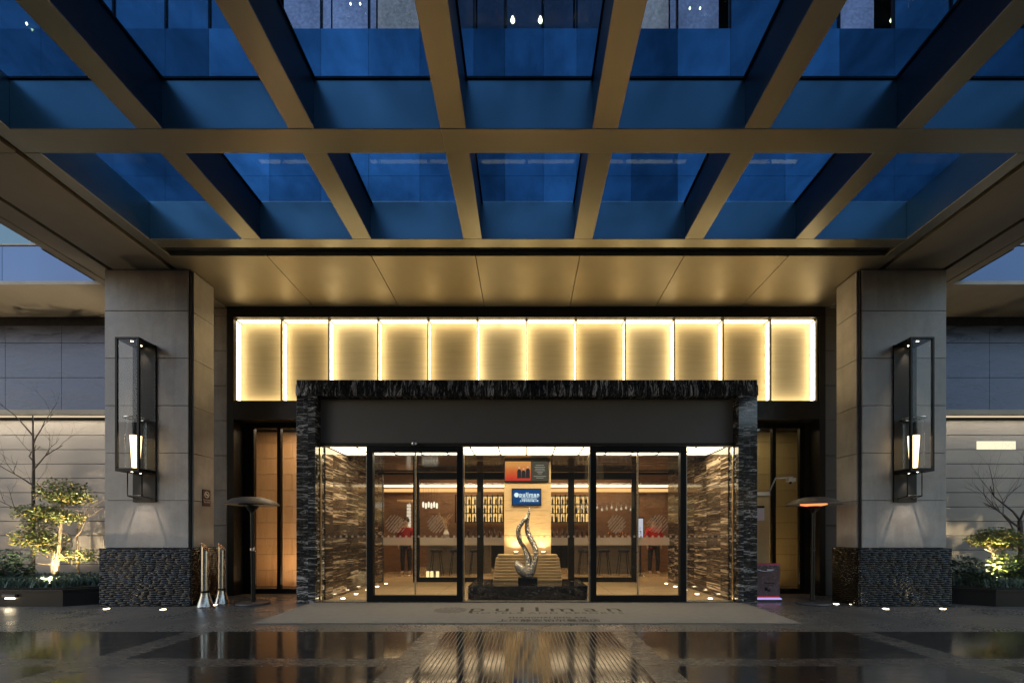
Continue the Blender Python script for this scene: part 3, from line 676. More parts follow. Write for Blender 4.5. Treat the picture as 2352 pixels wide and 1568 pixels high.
# candles, pendants, lantern
for i, px in enumerate((1253, 1265, 1282)):
    x = PX(px, 12.0); t = thing('floor_candle', ('left', 'middle', 'right')[i]+' of the three glowing candle jars on the lobby floor', 'candle', (x, 12.0, 0), 'candle jars on the lobby floor')
    MB().lathe([(0,.0),(.055,0),(.06,.22),(.052,.22),(.05,.01)], (x,12,0), 12).build('jar', M['glasslamp'], t, smooth=True)
    MB().lathe([(0,.01),(.045,.01),(.045,.18),(0,.18)], (x,12,0), 12).build('candle_body', emit('candle_glow', (1,.72,.35), 2.2), t, smooth=True)
for i in range(6):
    x = PX(1240+i*8, 13.1); z = PZ(1478+(i%2)*3, 13.1); t = thing('glass_pendant', 'small bright glass pendant hanging over the left bar counter', 'pendant lamp', (x, 13.1, z), 'glass pendants over the bar')
    MB().lathe([(0,-.09),(.03,-.07),(.035,.05),(.012,.1)], (x,13.1,z), 8).build('lamp_shade', emit('pendant_glow', (1,.9,.7), 1.6) if i == 0 else bpy.data.materials['pendant_glow'], t, smooth=True)
    MB().tube([(x,13.1,z+.1),(x,13.1,3.59)], .004, 4).build('cord', M['black'], t)
x = PX(1198, 13.6); t = thing('paper_lantern', 'tall white paper lantern column beside the left wood wall', 'lamp', (x, 13.6, 0))
m = MB()
for i in range(9): m.box(x-.055, x+.055, 13.55, 13.65, PZ(1560,13.6)+i*.105, PZ(1560,13.6)+i*.105+.085)
m.build('lamp_shade', emit('lantern_paper', (1,.86,.66), 1.0), t); B('stand', M['white'], t, (x-.02, x+.02, 13.66, 13.70, 0, PZ(1470,13.6))); B('lantern_roof', M['wood'], t, (x-.35, x+.12, 13.5, 13.75, PZ(1470,13.6), PZ(1463,13.6)))
x0, x1 = PX(1870,12.6), PX(1884,12.6); t = thing('info_display', 'bright white upright display in the lobby beside the person in red', 'screen', ((x0+x1)/2, 12.6, 0))
B('display_body', M['black'], t, (x0-.02, x1+.02, 12.6, 12.65, PZ(1576,12.6), PZ(1514,12.6))); rect('display', x0, x1, PZ(1573,12.6), PZ(1518,12.6), 12.597, emit('info_white', (.85,.85,1), .9), t)
MB().tube([((x0+x1)/2,12.625,0.01),((x0+x1)/2,12.625,PZ(1576,12.6))], .02, 8).build('stand', M['black'], t); MB().lathe([(0,0),(.15,0),(.14,.02),(0,.02)], ((x0+x1)/2,12.625,.001), 16).build('base', M['black'], t)
m = MB()
for i, (dx, dz, w, h) in enumerate(((.02,.28,.07,.01),(.02,.24,.05,.01),(.04,.16,.05,.03),(.06,.12,.03,.03),(.03,.08,.07,.012))): m.poly([(x0+dx,12.595,PZ(1573,12.6)+dz),(x0+dx+w,12.595,PZ(1573,12.6)+dz),(x0+dx+w,12.595,PZ(1573,12.6)+dz+h),(x0+dx,12.595,PZ(1573,12.6)+dz+h)])
m.build('display_print', M['black'], t)

# ------------------------------------------------------------------ people
def skinned(name, verts, edges, radii, mat, parent, sub=2, root=0):
    me = bpy.data.meshes.new(name); me.from_pydata(verts, edges, []); me.materials.append(mat)
    o = bpy.data.objects.new(name, me); COL.objects.link(o)
    o.modifiers.new('s', 'SKIN'); sl = me.skin_vertices[0] if me.skin_vertices else None
    if sl is None:
        bpy.context.view_layer.objects.active = o; bpy.context.view_layer.update(); sl = me.skin_vertices[0]
    for i, r in enumerate(radii): sl.data[i].radius = r if isinstance(r, tuple) else (r, r)
    for d in sl.data: d.use_root = False
    sl.data[root].use_root = True
    m = o.modifiers.new('u', 'SUBSURF'); m.levels = m.render_levels = sub
    for mm in o.modifiers:
        if mm.type == 'SKIN': mm.use_smooth_shade = True
    if parent: o.parent = parent; o.location = -wloc(parent)
    return o
def person(loc, label, coat, trousers, face=-1, stride=.0):
    x, y, z = loc; t = thing('person', label, 'person', loc)
    f = face
    def P(a, b, c): return (x+a, y+b*1.0, z+c)
    V = [P(0,0,.95), P(0,0,1.12), P(0,0,1.38), P(0,0,1.47), P(0,0,1.56), P(0,-.01,1.66), P(0,0,1.74),
         P(.17,0,1.40), P(.24,.0,1.13), P(.22,-.06,.90), P(-.17,0,1.40), P(-.25,0,1.13), P(-.23,-.06,.90),
         P(.09,0,.90), P(.11,-.02-stride,.48), P(.11,.02-stride*.6,.08), P(.12,-.16-stride*.6,.03),
         P(-.09,0,.90), P(-.11,-.02+stride,.48), P(-.11,.02+stride,.08), P(-.12,-.16+stride,.03)]
    E = [(0,1),(1,2),(2,3),(3,4),(4,5),(5,6),(2,7),(7,8),(8,9),(2,10),(10,11),(11,12),(0,13),(13,14),(14,15),(15,16),(0,17),(17,18),(18,19),(19,20)]
    Rr = [(.15,.10),(.13,.09),(.16,.10),.055,.065,(.082,.095),.05,.055,.042,.028,.055,.042,.028,.085,.055,.04,.035,.085,.055,.04,.035]
    for s, hi in ((1, 9), (-1, 12)):
        hx, hy, hz = .22*s, -.06, .90
        for j in range(4):
            b = len(V); V += [P(hx+.0, hy-.03+.018*j, hz-.08), P(hx-.01*s, hy-.04+.018*j, hz-.135+.008*abs(j-1.5))]; E += [(hi, b), (b, b+1)]; Rr += [.010, .008]
        b = len(V); V += [P(hx-.02*s, hy-.05, hz-.04), P(hx-.03*s, hy-.065, hz-.075)]; E += [(hi, b), (b, b+1)]; Rr += [.010, .009]
    skinned('person_body', V, E, Rr, M['skin'], t)
    cv = [P(0,0,.98), P(0,0,1.14), P(0,0,1.36), P(0,0,1.45), P(.17,0,1.40), P(.245,0,1.13), P(.225,-.05,.95), P(-.17,0,1.40), P(-.255,0,1.13), P(-.235,-.05,.95), P(0,0,.78)]
    skinned('coat', cv, [(0,1),(1,2),(2,3),(2,4),(4,5),(5,6),(2,7),(7,8),(8,9),(0,10)], [(.185,.135),(.165,.12),(.19,.125),.075,.075,.06,.048,.075,.06,.048,(.20,.15)], coat, t)
    tv = [P(0,0,.92), P(.09,0,.86), P(.11,-.02-stride,.48), P(.11,.02-stride*.6,.07), P(-.09,0,.86), P(-.11,-.02+stride,.48), P(-.11,.02+stride,.07)]
    skinned('trousers', tv, [(0,1),(1,2),(2,3),(0,4),(4,5),(5,6)], [(.15,.11),.10,.075,.058,.10,.075,.058], trousers, t)
    m = MB(); m.lathe([(0,.115),(.05,.10),(.085,.06),(.098,.0),(.094,-.05),(.07,-.06)], (x, y+.02*(-f), z+1.68), 16); m.build('hair', M['hair'], t, smooth=True)
    for s in (-1, 1): MB().lathe([(0,-.008),(.009,0),(0,.008)], (x+s*.03, y-.088, z+1.665), 8).build('eye', M['hair'], t)
    MB().tube([(x,y-.085,z+1.67),(x,y-.112,z+1.635),(x,y-.09,z+1.628)], [.008,.014,.008], 6).build('nose', M['skin'], t, smooth=True)
    B('mouth', M['darkred'], t, (x-.022, x+.022, y-.095, y-.085, z+1.60, z+1.607))
    return t
person((PX(1898,14.0)-.05, 13.2, 0), 'person in a bright red jacket and dark trousers inside the right doors', M['red'], M['cloth'], stride=.05)
person((PX(1190,13.2), 13.2, 0), 'person in a dark red waistcoat standing inside the left doors', M['darkred'], M['cloth'])

# ------------------------------------------------------------------ side doors
def side_door(s, label, wallmat):
    t = thing('side_door', label, 'door', (s*4.95, 8.8, 0))
    DY = 8.72
    if s < 0: xs = [(PX(738,DY), PX(747,DY)), (PX(815,DY), PX(825,DY)), (-4.10, -4.02)]; jam = (-5.818, xs[0][0])
    else: xs = [(4.06, 4.14), (PX(2260,DY), PX(2270,DY)), (PX(2340,DY), PX(2352,DY))]; jam = (xs[2][1], 5.858)
    B('door_frame', M['black'], t, *[(a, b, DY-.04, DY+.04, .0, 3.519) for a, b in xs], (xs[0][1]+.001, xs[2][0]-.001, DY-.038, DY+.038, 3.42, 3.518), (xs[0][1]+.001, xs[2][0]-.001, DY-.038, DY+.038, .0, .10))
    B('door_reveal', M['darkframe'] if s > 0 else M['black'], t, (jam[0]+.002, jam[1]-.002, DY-.06+(0), DY+.15, 0, 3.518))
    for i in (0, 1): B('door_glass', M['glassdoor'], t, (xs[i][1]+.002, xs[i+1][0]-.002, DY-.005, DY+.005, .10, 3.42))
    m = MB(); z = .02
    xl, xr = (-7.1, -3.92) if s < 0 else (3.96, 7.1)
    while z < 3.5:
        cuts = [xl, xr] if s > 0 else ([xl, -6.3, -5.7, -5.1, -4.5, xr] if round(z/.37) % 2 else [xl, -6.6, -6.0, -5.4, -4.8, xr])
        for a, b in zip(cuts, cuts[1:]): m.box(a+.004, b-.004, DY+1.0, DY+1.08, z+.005, min(z+.37, 3.6)-.005)
        z += .37
    m.build('interior_panelling', wallmat, t); B('interior_wall', M['black'], t, (s*7.2, s*3.9, DY+1.12, DY+1.2, 0, 3.8), (s*7.12, s*7.2, DY+.2, DY+1.11, 0, 3.8), (s*7.1, s*3.96, DY+.2, DY+1.11, 3.62, 3.7), (s*5.99, s*7.1, 8.83, 8.9, 0, 3.7))
    return t
sdl = side_door(-1, 'tall black framed side door with orange panelling behind, left of portal', M['panelwall'])
sdr = side_door(1, 'tall black framed side door with yellowish screen behind, right of portal', M['curtain'])
area('side_light', (-4.9, 9.0, 3.55), (-4.9, 9.2, 0), 40, 1.4, .4, (1,.76,.48), sdl); area('side_light', (4.9, 9.0, 3.55), (4.9, 9.2, 0), 12, 1.4, .4, (1,.80,.45), sdr)
area('side_light', (-4.9, 8.95, .14), (-4.9, 9.6, 3), 34, 1.4, .2, (1,.72,.42), sdl); area('side_light', (4.9, 8.95, .14), (4.9, 9.6, 3), 12, 1.4, .2, (1,.68,.32), sdr)
# display board, notice, camera arm, queue stand
BY = 8.5
x1 = PX(2253, BY); t = thing('entry_board', 'cream yellow panel standing beside the right marble jamb', 'board', (4.4, BY, 0))
B('board_panel', simple('cream_board', (.62,.45,.20), .5), t, (4.13, x1, BY, BY+.05, .05, PZ(1452, BY)), bevel=.004); B('board_foot', M['steel'], t, (4.13, x1+.03, BY-.1, BY+.15, .002, .04)); B('board_cap', M['white'], t, (4.13, x1+.01, BY-.02, BY+.07, PZ(1451,BY), PZ(1441,BY)))
spot('board_light', (4.6, 7.9, 3.3), (4.4, 8.5, 1.2), 18, 50, (1,.75,.4), parent=t)
o = B('notice_sheet', M['paper'], None, (4.13, PX(2239,BY), BY-.006, BY-.002, PZ(1524,BY), PZ(1487,BY))); tag(o, 'small white printed notice stuck on the cream panel', 'notice')
B('notice_header', M['black'], o, (4.13, PX(2239,BY), BY-.009, BY-.0065, PZ(1487,BY), PZ(1481,BY)))
m = MB()
for i, w in enumerate((.09,.12,.07,.1,.06,.11)): m.box(4.22, 4.22+w, BY-.0085, BY-.0065, 1.72-i*.03, 1.728-i*.03)
m.build('notice_print', M['charcoal'], o)
t = thing('camera_arm', 'cream angled arm holding a small white camera above the panel', 'camera', (PX(2255,BY), BY, PZ(1445,BY)))
A = [(PX(2251,BY), BY-.01, PZ(1444,BY)), (PX(2268,BY), BY-.05, PZ(1401,BY)), (PX(2312,BY), BY-.12, PZ(1400,BY))]
MB().tube(A, .017, 4).build('arm', M['white'], t)
MB().box(PX(2296,BY), PX(2316,BY), BY-.18, BY-.06, PZ(1413,BY), PZ(1402,BY)).build('camera_body', M['white'], t, bevel=.006)
MB().tube([(PX(2305,BY), BY-.12, PZ(1413,BY)), (PX(2303,BY), BY-.14, PZ(1418,BY))], .022, 10).build('lens', M['black'], t)
QY = 7.62
qa, qb = 4.14, PX(2285, QY)
t = thing('umbrella_stand', 'grey pink umbrella bag stand with red and blue strips by the right jamb', 'stand', ((qa+qb)/2, QY, 0))
B('stand_body', simple('stand_panel', (.20,.14,.15), .25, .6, vs=3), t, (qa, qb, QY, QY+.22, .09, .66), bevel=.006)
B('top_strip', simple('pink_strip', (.5,.10,.16), .3), t, (qa, qb, QY-.004, QY+.224, .661, .69)); B('base_strip', M['redglow'], t, (qa, qb, QY-.003, QY+.2, .068, .089)); B('base_strip', M['blueglow'], t, (qa, qb+.03, QY-.01, QY+.2, .044, .062)); B('base_plate', M['heater'], t, (qa, qb+.02, QY-.02, QY+.24, .003, .040))
m = MB(); pts = [(qa+(qb-qa)*i/10, QY-.012, .60-.05*math.sin(math.pi*i/10)) for i in range(11)]; m.tube(pts, .008, 6); m.build('chain', M['steel'], t)
B('label_plate', M['white'], t, (qa+.24, qa+.36, QY-.005, QY-.001, .565, .59)); B('label_print', M['black'], t, (qa+.2, qa+.38, QY-.004, QY-.001, .33, .345), (qa+.24, qa+.34, QY-.004, QY-.001, .29, .30), (qa+.2, qa+.25, QY-.004, QY-.001, .20, .26), (qa+.25, qa+.30, QY-.004, QY-.001, .19, .215))
B('plug_box', M['black'], None, (-4.16, -4.075, 7.9, 8.05, 1.19, 1.42)) and None
o = bpy.data.objects['plug_box']; o.name = 'intercom_box'; tag(o, 'small black intercom box fixed to the left side of the portal', 'intercom')
o.location = (-.08, 0, 0)

# ------------------------------------------------------------------ wall lanterns
def lantern(s):
    xa, xb = (PX(391,7.17), PX(459,7.17)) if s < 0 else (PX(2615,7.17), PX(2684,7.17))
    cx = (xa+xb)/2; hw_ = .195; zt, zb_ = 4.435, 2.25; yf, yb2 = 6.84, 7.17
    t = thing('wall_lantern', 'tall black glass lantern on the %s stone column' % ('left' if s < 0 else 'right'), 'lantern', (cx, 7.17, 1.77), 'wall lanterns')
    B('back_plate', M['black'], t, (cx-hw_, cx+hw_, yb2-.02, yb2+.006, 1.77, zt+.01), bevel=.003)
    r = .017
    m = MB()
    for xx in (cx-hw_+r, cx+hw_-r):
        m.box(xx-r, xx+r, yf, yf+2*r, zb_+.05, zt-.03)
    m.box(cx-hw_, cx+hw_, yf, yb2-.021, zt-.03, zt); m.build('cage_frame', M['black'], t, bevel=.002)
    B('tray', M['black'], t, (cx-hw_, cx+hw_, yf, yb2-.021, zb_, zb_+.05), bevel=.002)
    B('side_glass', M['glasslamp'], t, (cx-hw_+.004, cx-hw_+.010, yf+.03, yb2-.025, zb_+.052, zt-.032), (cx+hw_-.010, cx+hw_-.004, yf+.03, yb2-.025, zb_+.052, zt-.032), (cx-hw_+.03, cx+hw_-.03, yf+.01, yf+.014, zb_+.052, zt-.032))
    cy = 7.0
    tb = MB().lathe([(0,0),(.050,0),(.058,.15),(.078,.53),(.0,.53)], (cx, cy, zb_+.08), 24).build('lamp_tube', M['tube'], t, smooth=True)
    MB().lathe([(.135,0),(.135,.82)], (cx, cy, zb_+.06), 28).build('glass_chimney', M['glasslamp'], t, smooth=True)
    MB().lathe([(.10,.0),(.165,.0),(.165,.015),(.10,.015),(.10,0)], (cx, cy, zb_+.885), 28).build('chimney_rim', M['steel'], t, smooth=False)
    MB().lathe([(.05,0),(.05,.32)], (cx, cy, zb_+.615), 16).build('lamp_collar', M['blacksat'], t, smooth=True)
    for yy in (6.93, 7.09):
        m = MB(); m.lathe([(.0,-.004),(.017,-.004)], (cx+.0, yy, zt-.03), 12); m.build('spot_lens', M['spotlens'], t, recalc=False)
        spot('lantern_spot', (cx, yy, zt-.05), (cx, yy+.05, 0), 45, 62, (1,.80,.55), 1.0, .015, t)
        m = MB(); m.lathe([(.0,-.003),(.014,-.003)], (cx, yy, zb_), 12); m.build('spot_lens', M['spotlens'], t, recalc=False)
        spot('lantern_spot', (cx, yy-.02, zb_-.03), (cx, yy+.04, 0), 30, 72, (1,.84,.68), 1.0, .01, t)
    # lower bracket loop
    zl = 1.86; m = MB(); q = .12
    for xx in (cx-q, cx+q):
        m.tube([(xx, 6.98, zb_), (xx, 6.98, zl)], .011, 4); m.tube([(xx, 6.98, zl), (xx, yb2-.02, zl-.03)], .011, 4)
    m.tube([(cx-q, 6.98, zl), (cx+q, 6.98, zl)], .011, 4)
    m.build('bracket', M['black'], t)
lantern(-1); lantern(1)

# ------------------------------------------------------------------ heaters, bollards, plaque
def heater(x, y, lit, lab, lean=.0):
    t = thing('patio_heater', lab, 'heater', (x, y, 0), 'patio heaters')
    MB().lathe([(0,0),(.26,0),(.27,.015),(.26,.035),(.05,.045),(0,.045)], (x,y,.002), 36).build('base', M['heater'], t, smooth=True)
    MB().tube([(x,y,.04),(x-lean*.5,y,.95)], .035, 14).build('lower_pole', M['blacksat'], t, smooth=True)
    MB().tube([(x-lean*.5,y,.94),(x-lean,y,1.66)], .030, 14).build('pole', M['blacksat'], t, smooth=True)
    MB().lathe([(.034,0),(.045,.01),(.045,.05),(.034,.06)], (x-lean*.5,y,.93), 14).build('collar', M['steel'] if not lit else M['blacksat'], t, smooth=True)
    MB().lathe([(.03,1.60),(.055,1.63),(.10,1.70),(.10,1.72),(0,1.72)], (x-lean,y,0), 24).build('head', M['black'], t, smooth=True)
    MB().lathe([(.10,1.715),(.20,1.735),(.20,1.76),(0,1.76)], (x-lean,y,0), 28).build('heating_element', M['orange'] if lit else M['blacksat'], t, smooth=True)
    MB().lathe([(.18,1.765),(.30,1.762),(.42,1.735),(.425,1.74),(.40,1.765),(.30,1.83),(.17,1.865),(0,1.88)], (x-lean,y,0), 40).build('shade', M['heater'], t, smooth=True)
    if lit: spot('glow', (x, y, 1.72), (x, y, 0), .8, 150, (1,.35,.12), 1.0, .1, t)
heater(PX(742,7.34), 7.34, False, 'unlit grey patio heater left of the marble portal', .02)
heater(PX(2380,7.37), 7.37, True, 'patio heater with orange glowing head right of the portal', -.02)
def bollard(x, y, lab):
    t = thing('steel_bollard', lab, 'bollard', (x, y, 0), 'steel bollards')
    m = MB(); n = 20; r = .056; prev = None
    for z, rr in ((.235, r), (.6, r), (1.0, r)):
        ring = [m.bm.verts.new((x+rr*math.cos(2*math.pi*i/n), y+rr*math.sin(2*math.pi*i/n), z+(.065*math.cos(2*math.pi*i/n+.5*0) if False else 0) - (.07*math.cos(2*math.pi*i/n) if z > .9 else 0))) for i in range(n)]
        if prev:
            for i in range(n): m.bm.faces.new((prev[i], prev[(i+1)%n], ring[(i+1)%n], ring[i]))
        prev = ring
    m.bm.faces.new(prev); m.build('post', M['steel'], t, smooth=True)
    MB().lathe([(0,0),(.115,0),(.118,.01),(.115,.02),(.065,.20),(.064,.24),(0,.24)], (x,y,.002), 24).build('flared_base', M['steel'], t, smooth=True)
    MB().lathe([(.058,.24),(.062,.245),(.062,.27),(.058,.275)], (x,y,.002), 24).build('collar', M['black'], t, smooth=True)
bollard(PX(601,7.05), 7.05, 'steel bollard with slanted top, in front of the left woven plinth')
bollard(PX(649,7.36), 7.36, 'steel bollard with slanted top, beside the left plinth nearer the heater')
t = thing('no_smoking_plaque', 'small brown no smoking plaque on the inner side of the left column', 'sign', (-5.70, 7.5, 1.9))
B('plaque_plate', simple('plaque_brown', (.10,.05,.04), .4), t, (-5.718, -5.706, 7.42, 7.60, 1.72, 2.02), bevel=.002)
m = MB(); cyp, czp = 7.51, 1.93
for i in range(20):
    a0, a1 = 2*math.pi*i/20, 2*math.pi*(i+1)/20
    m.poly([(-5.703, cyp+r_*math.cos(a), czp+r_*math.sin(a)) for r_, a in ((.045,a0),(.058,a0),(.058,a1),(.045,a1))])
m.poly([(-5.7025, cyp-.04, czp+.03), (-5.7025, cyp-.03, czp+.04), (-5.7025, cyp+.04, czp-.03), (-5.7025, cyp+.03, czp-.04)])
m.poly([(-5.7028, cyp-.035, czp-.008), (-5.7028, cyp+.035, czp-.008), (-5.7028, cyp+.035, czp+.008), (-5.7028, cyp-.035, czp+.008)])
m.build('no_smoking_symbol', M['white'], t)
text('plaque_text', 'NO SMOKING', M['white'], t, (-5.703, 7.51, 1.835), .026, rot=(R(90),0,R(90)), ext=0)
text('plaque_text', '禁止吸烟', M['white'], t, (-5.703, 7.51, 1.795), .034, rot=(R(90),0,R(90)), ext=0)

# ------------------------------------------------------------------ entrance mat
t = thing('entrance_mat', 'large grey brown entrance mat printed with the hotel logo', 'mat', (0, 6.5, 0))
m = MB(); m.prism([(-3.72,5.70),(3.74,5.70),(3.86,7.44),(-3.80,7.44)], .002, .014); m.build('mat_pad', M['mat'], t, bevel=.004)
def G(px, py): d = py-VY; Y = EYE*F/d; return (PX(px, Y), Y)
zt = .0158
gx, gy = G(1320, 1789); logo_disc(gx, gy, .26, zt, t, M['ink2'], 'mat_logo', 9, 'xy')
gx, gy = G(1598, 1787); text('mat_text', 'pullman', M['ink'], t, (gx, gy, zt), .56, rot=(0,0,0), ext=0, sx=1.0, space=1.42)
gx, gy = G(1602, 1796); text('mat_text', 'HOTELS AND RESORTS', M['ink2'], t, (gx, gy-.04, zt), .15, rot=(0,0,0), ext=0, sx=1.3, space=1.2, bold=.003)
gx, gy = G(1603, 1811); text('mat_text', 'SHANGHAI JING AN', M['ink'], t, (gx, gy, zt), .13, rot=(0,0,0), ext=0, sx=.85, space=1.15, bold=.003)
gx, gy = G(1608, 1820); text('mat_text', '上海静安铂尔曼酒店', M['ink'], t, (gx, gy, zt), .19, rot=(0,0,0), ext=0, sx=.85, bold=.002)

# ------------------------------------------------------------------ ground lights
def ground_light(x, y, target, pw, lab, z=0.0, ang=70, grp='in-ground lights', col=(1,.83,.6)):
    t = thing('ground_light', lab, 'ground light', (x, y, z), grp)
    MB().lathe([(.042,.003),(.062,.003),(.062,.008),(.042,.008)], (x,y,z), 20).build('light_rim', M['steel'], t)
    MB().lathe([(0,.0065),(.041,.0065)], (x,y,z), 16).build('lens', M['spotlens'], t, recalc=False)
    spot('uplight', (x, y, z+.03), target, pw, ang, col, .8, .03, t)
for px, py, y, lab in ((312,1783,0,'small lit ground light before the left corner of the left plinth'),(478,1785,0,'small lit ground light before the middle of the left plinth'),(628,1772,0,'small lit ground light between the two steel bollards'),
        (2450,1769,0,'small lit ground light at the inner side of the right plinth'),(2497,1770,0,'faint ground light at the inner corner of the right plinth'),(2595,1783,0,'small lit ground light before the right plinth, nearer the doors'),(2762,1783,0,'small lit ground light at the outer corner of the right plinth')):
    gx, gy = G(px, py); tx = gx; 
    inner = px in (628, 2450, 2497)
    ground_light(gx, gy, ((-5.70 if px == 628 else 5.66) if inner else gx, gy+(.25 if inner else .22), 3), {312:70,478:14,628:22,2450:34,2497:16,2595:12,2762:12}[px], lab)
for s in (-1, 1):
    for i in range(5):
        y = 8.0+i*.62; ground_light(s*3.5+.02, y, (s*3.69+.02, y, 2.0), 7, 'small lit floor light along the %s marble wall of the vestibule' % ('left' if s < 0 else 'right'), .001, 60, 'floor lights along the %s vestibule wall' % ('left' if s < 0 else 'right'), (1,.76,.48))

# ------------------------------------------------------------------ wings
for s, side in ((-1, 'left'), (1, 'right')):
    w = thing('wing_facade', 'low %s wing of the hotel with stone courses, a light cove and blue glass panels' % side, 'building', (s*12, 8.8, 0), 'hotel wings beside the entrance')
    XI, XO = s*7.3, s*26
    m = MB(); z = .0; hh = .30; row = 0
    while z < 3.6:
        z2 = min(z+hh, 3.6)
        m.box(XI, XO, 8.80, 9.0, z+.006, z2-.006); z += hh; row += 1
    m.build('stone_courses', M['course'], w, bevel=.003); B('wall_core', M['joint'], w, (XI, XO, 8.815, 9.3, 0, 5.74))
    B('cove_trim', M['soffit'], w, (XI, XO, 8.60, 8.80, 3.68, 3.78), bevel=.003)
    B('cove_glow_strip', M['coveout'], w, (XI, XO, 8.70, 8.735, 3.655, 3.675))
    m = MB(); n = 16
    for i in range(n):
        a, b = XI+(XO-XI)*i/n, XI+(XO-XI)*(i+1)/n
        for z0_, z1_ in ((3.785,4.47),(4.48,5.19),(5.20,5.55)): m.box(a+s*.004, b-s*.004, 8.72, 8.78, z0_, z1_)
    m.build('glass_spandrel', M['spandrel'], w); B('panel_backing', M['gasket'], w, (XI, XO, 8.785, 8.81, 3.785, 5.7)); B('top_band', M['gasket'], w, (XI, XO, 8.74, 8.784, 5.56, 5.745))
    B('wing_soffit', M['soffit'], w, (s*7.67, XO, 7.68, 8.95, SZ, SZ+.1))
    m = MB()
    for i in range(10):
        a, b = s*7.67+(XO-s*7.67)*i/10, s*7.67+(XO-s*7.67)*(i+1)/10; m.box(a+s*.004, b-s*.004, 7.62, 7.68, SZ+.06, SZ+.70)
    m.build('fascia', M['fascia'], w); B('fascia_trim', M['soffit'], w, (s*7.67, XO, 7.60, 7.70, SZ-.01, SZ+.055), (s*7.67, XO, 7.60, 7.70, SZ+.705, SZ+.73))
    area('cove_light', (s*12.5, 8.55, 3.62), (s*12.5, 8.85, 0), (52 if s < 0 else 36), 10, .06, (1,.84,.60), w)
    if s > 0: B('lit_window', emit('reflection_glow', (1,.9,.62), 1.1), w, (PX(2862,8.79), PX(2975,8.79), 8.785, 8.797, PZ(1316,8.79), PZ(1292,8.79)))  # no window here: reflected canopy light painted as a glowing strip

# ------------------------------------------------------------------ tower
tw = thing('hotel_tower', 'tall blue glass hotel tower rising behind the canopy roof', 'building', (0, 12, 5.9))
TY = 9.0
zl0, zl1 = 12.06, 14.6
ex = [PX(p, TY) for p in (-400, -120, 120, 330, 484, 612, 790, 940, 1080, 1230, 1388, 1479, 1592, 1690, 1850, 1985, 2140, 2300, 2460, 2620, 2790, 3000, 3200, 3480)]
fms = [MB(), MB()]; fix = [[], []]; rnd = random.Random(3)
order = [0,2,2,0,2,1,0,1,1,0,2,0,1,0,2,1,0,1,0,1,0,2,0,2]
for i, (a, b) in enumerate(zip(ex, ex[1:])):
    for j, (za, zb2) in enumerate(((6.4, 8.9), (8.9, zl0), (zl1, 17.5), (17.5, 20.4), (20.4, 30))):
        g = order[i] if abs((a+b)/2) < 6.2 else 2
        fms[j > 1].box(a+.003, b-.003, TY, TY+.05, za+.003, zb2-.003); fix[j > 1] += [g]*6
for fm, fidx in zip(fms, fix):
    fo = fm.build('facade_glass', M['tg'][0], tw, recalc=False); fo.data.materials.append(M['tg'][1]); fo.data.materials.append(M['tg'][2])
    for p_, g in zip(fo.data.polygons, fidx): p_.material_index = g
B('facade_core', M['gasket'], tw, (ex[0], ex[-1], TY+.06, 24, 5.9, zl0-.01), (ex[0], ex[-1], TY+1.6, 24, zl0-.01, zl1+.01), (ex[0], ex[-1], TY+.06, 24, zl1+.01, 30))
B('window_mullion', M['black'], tw, *[(a-.02, a+.02, TY, TY+.06, zl0, zl1) for a in ex])
for i, (a, b) in enumerate(zip(ex, ex[1:])):
    px = (PX(0,TY) and (a-CX)/TY*F+VX+((b-a)/2)/TY*F)
    kind = 'room'
    if 1090 < px < 1230 or 1880 < px < 1990: kind = 'curt'
    elif 780 < px < 1090 or 1990 < px < 2150 or 1230 < px < 1300: kind = 'curt2'
    elif 2460 < px < 2640: kind = 'curt2'
    elif px < 780 or px > 2200: kind = None
    wn = B('tower_window', M['tg'][0] if kind is None else M[kind], tw, (a+.022, b-.022, TY+.5 if kind else TY+.03, TY+.52 if kind else TY+.05, zl0+.002, zl1-.002))
for px, py in ((1027,12),(1055,12),(1502,58),(1583,58),(2021,25),(2051,25),(2615,55),(78,70)):
    yy = TY+.3 if px not in (78,) else TY-.05
    wx, wz = PX(px, yy), PZ(py, yy)
    big = px in (1502, 1583, 2615)
    MB().lathe([(0,-.07),(.03,-.06),(.05,-.02),(.03,.02),(.022,.06),(0,.08)] if big else [(0,-.04),(.02,0),(0,.04)], (wx, yy, wz), 10).build('room_lamp', M['roombulb'], tw, smooth=True)

t = thing('unseen_blocker_building', 'unseen dark building added across the driveway to keep sky out of the door glass', 'building', (0, -30, 0))  # out of view, added so the door glass does not mirror bare sky
B('wall', M['charcoal'], t, (-45, 45, -40, -30, 0, 13), (-30, 20, -40, -32, 13, 17)); m = MB(); rd = random.Random(2)
for i in range(26):
    for j in range(4):
        if rd.random() < .35: m.box(-43+i*3.3, -41+i*3.3, -30, -29.9, 1.2+j*3, 2.9+j*3)
m.build('lit_windows', emit('street_window_glow', (1,.75,.45), .5, .3), t)
# ------------------------------------------------------------------ planters and plants
def planter(s, lab):
    t = thing('stone_planter', lab, 'planter', (s*9.5, 7.8, 0), 'planters beside the columns')
    pts = [(s*24, 7.10), (s*7.95, 7.10), (s*7.47, 7.45), (s*7.47, 8.78), (s*24, 8.78)] if s > 0 else [(-24, 7.10), (-7.83, 7.10), (-7.47, 7.38), (-7.47, 8.78), (-24, 8.78)]
    def inset(d): return [(s*24, 7.10+d), (pts[1][0]+s*d*.6, 7.10+d), (pts[2][0]+s*d, pts[2][1]+d*.4), (pts[3][0]+s*d, 8.78-d), (s*24, 8.78-d)]
    MB().prism(pts, .0, .25).build('planter_wall', M['black'], t); MB().prism([(p[0], p[1]) for p in inset(-.015)], .252, .285).build('planter_rim', M['black'], t, bevel=.004)
    MB().prism(inset(.08), .286, .31).build('planter_soil', M['soil'], t)
    return t
planter(-1, 'low black stone planter left of the left column'); planter(1, 'low dark stone planter right of the right column')
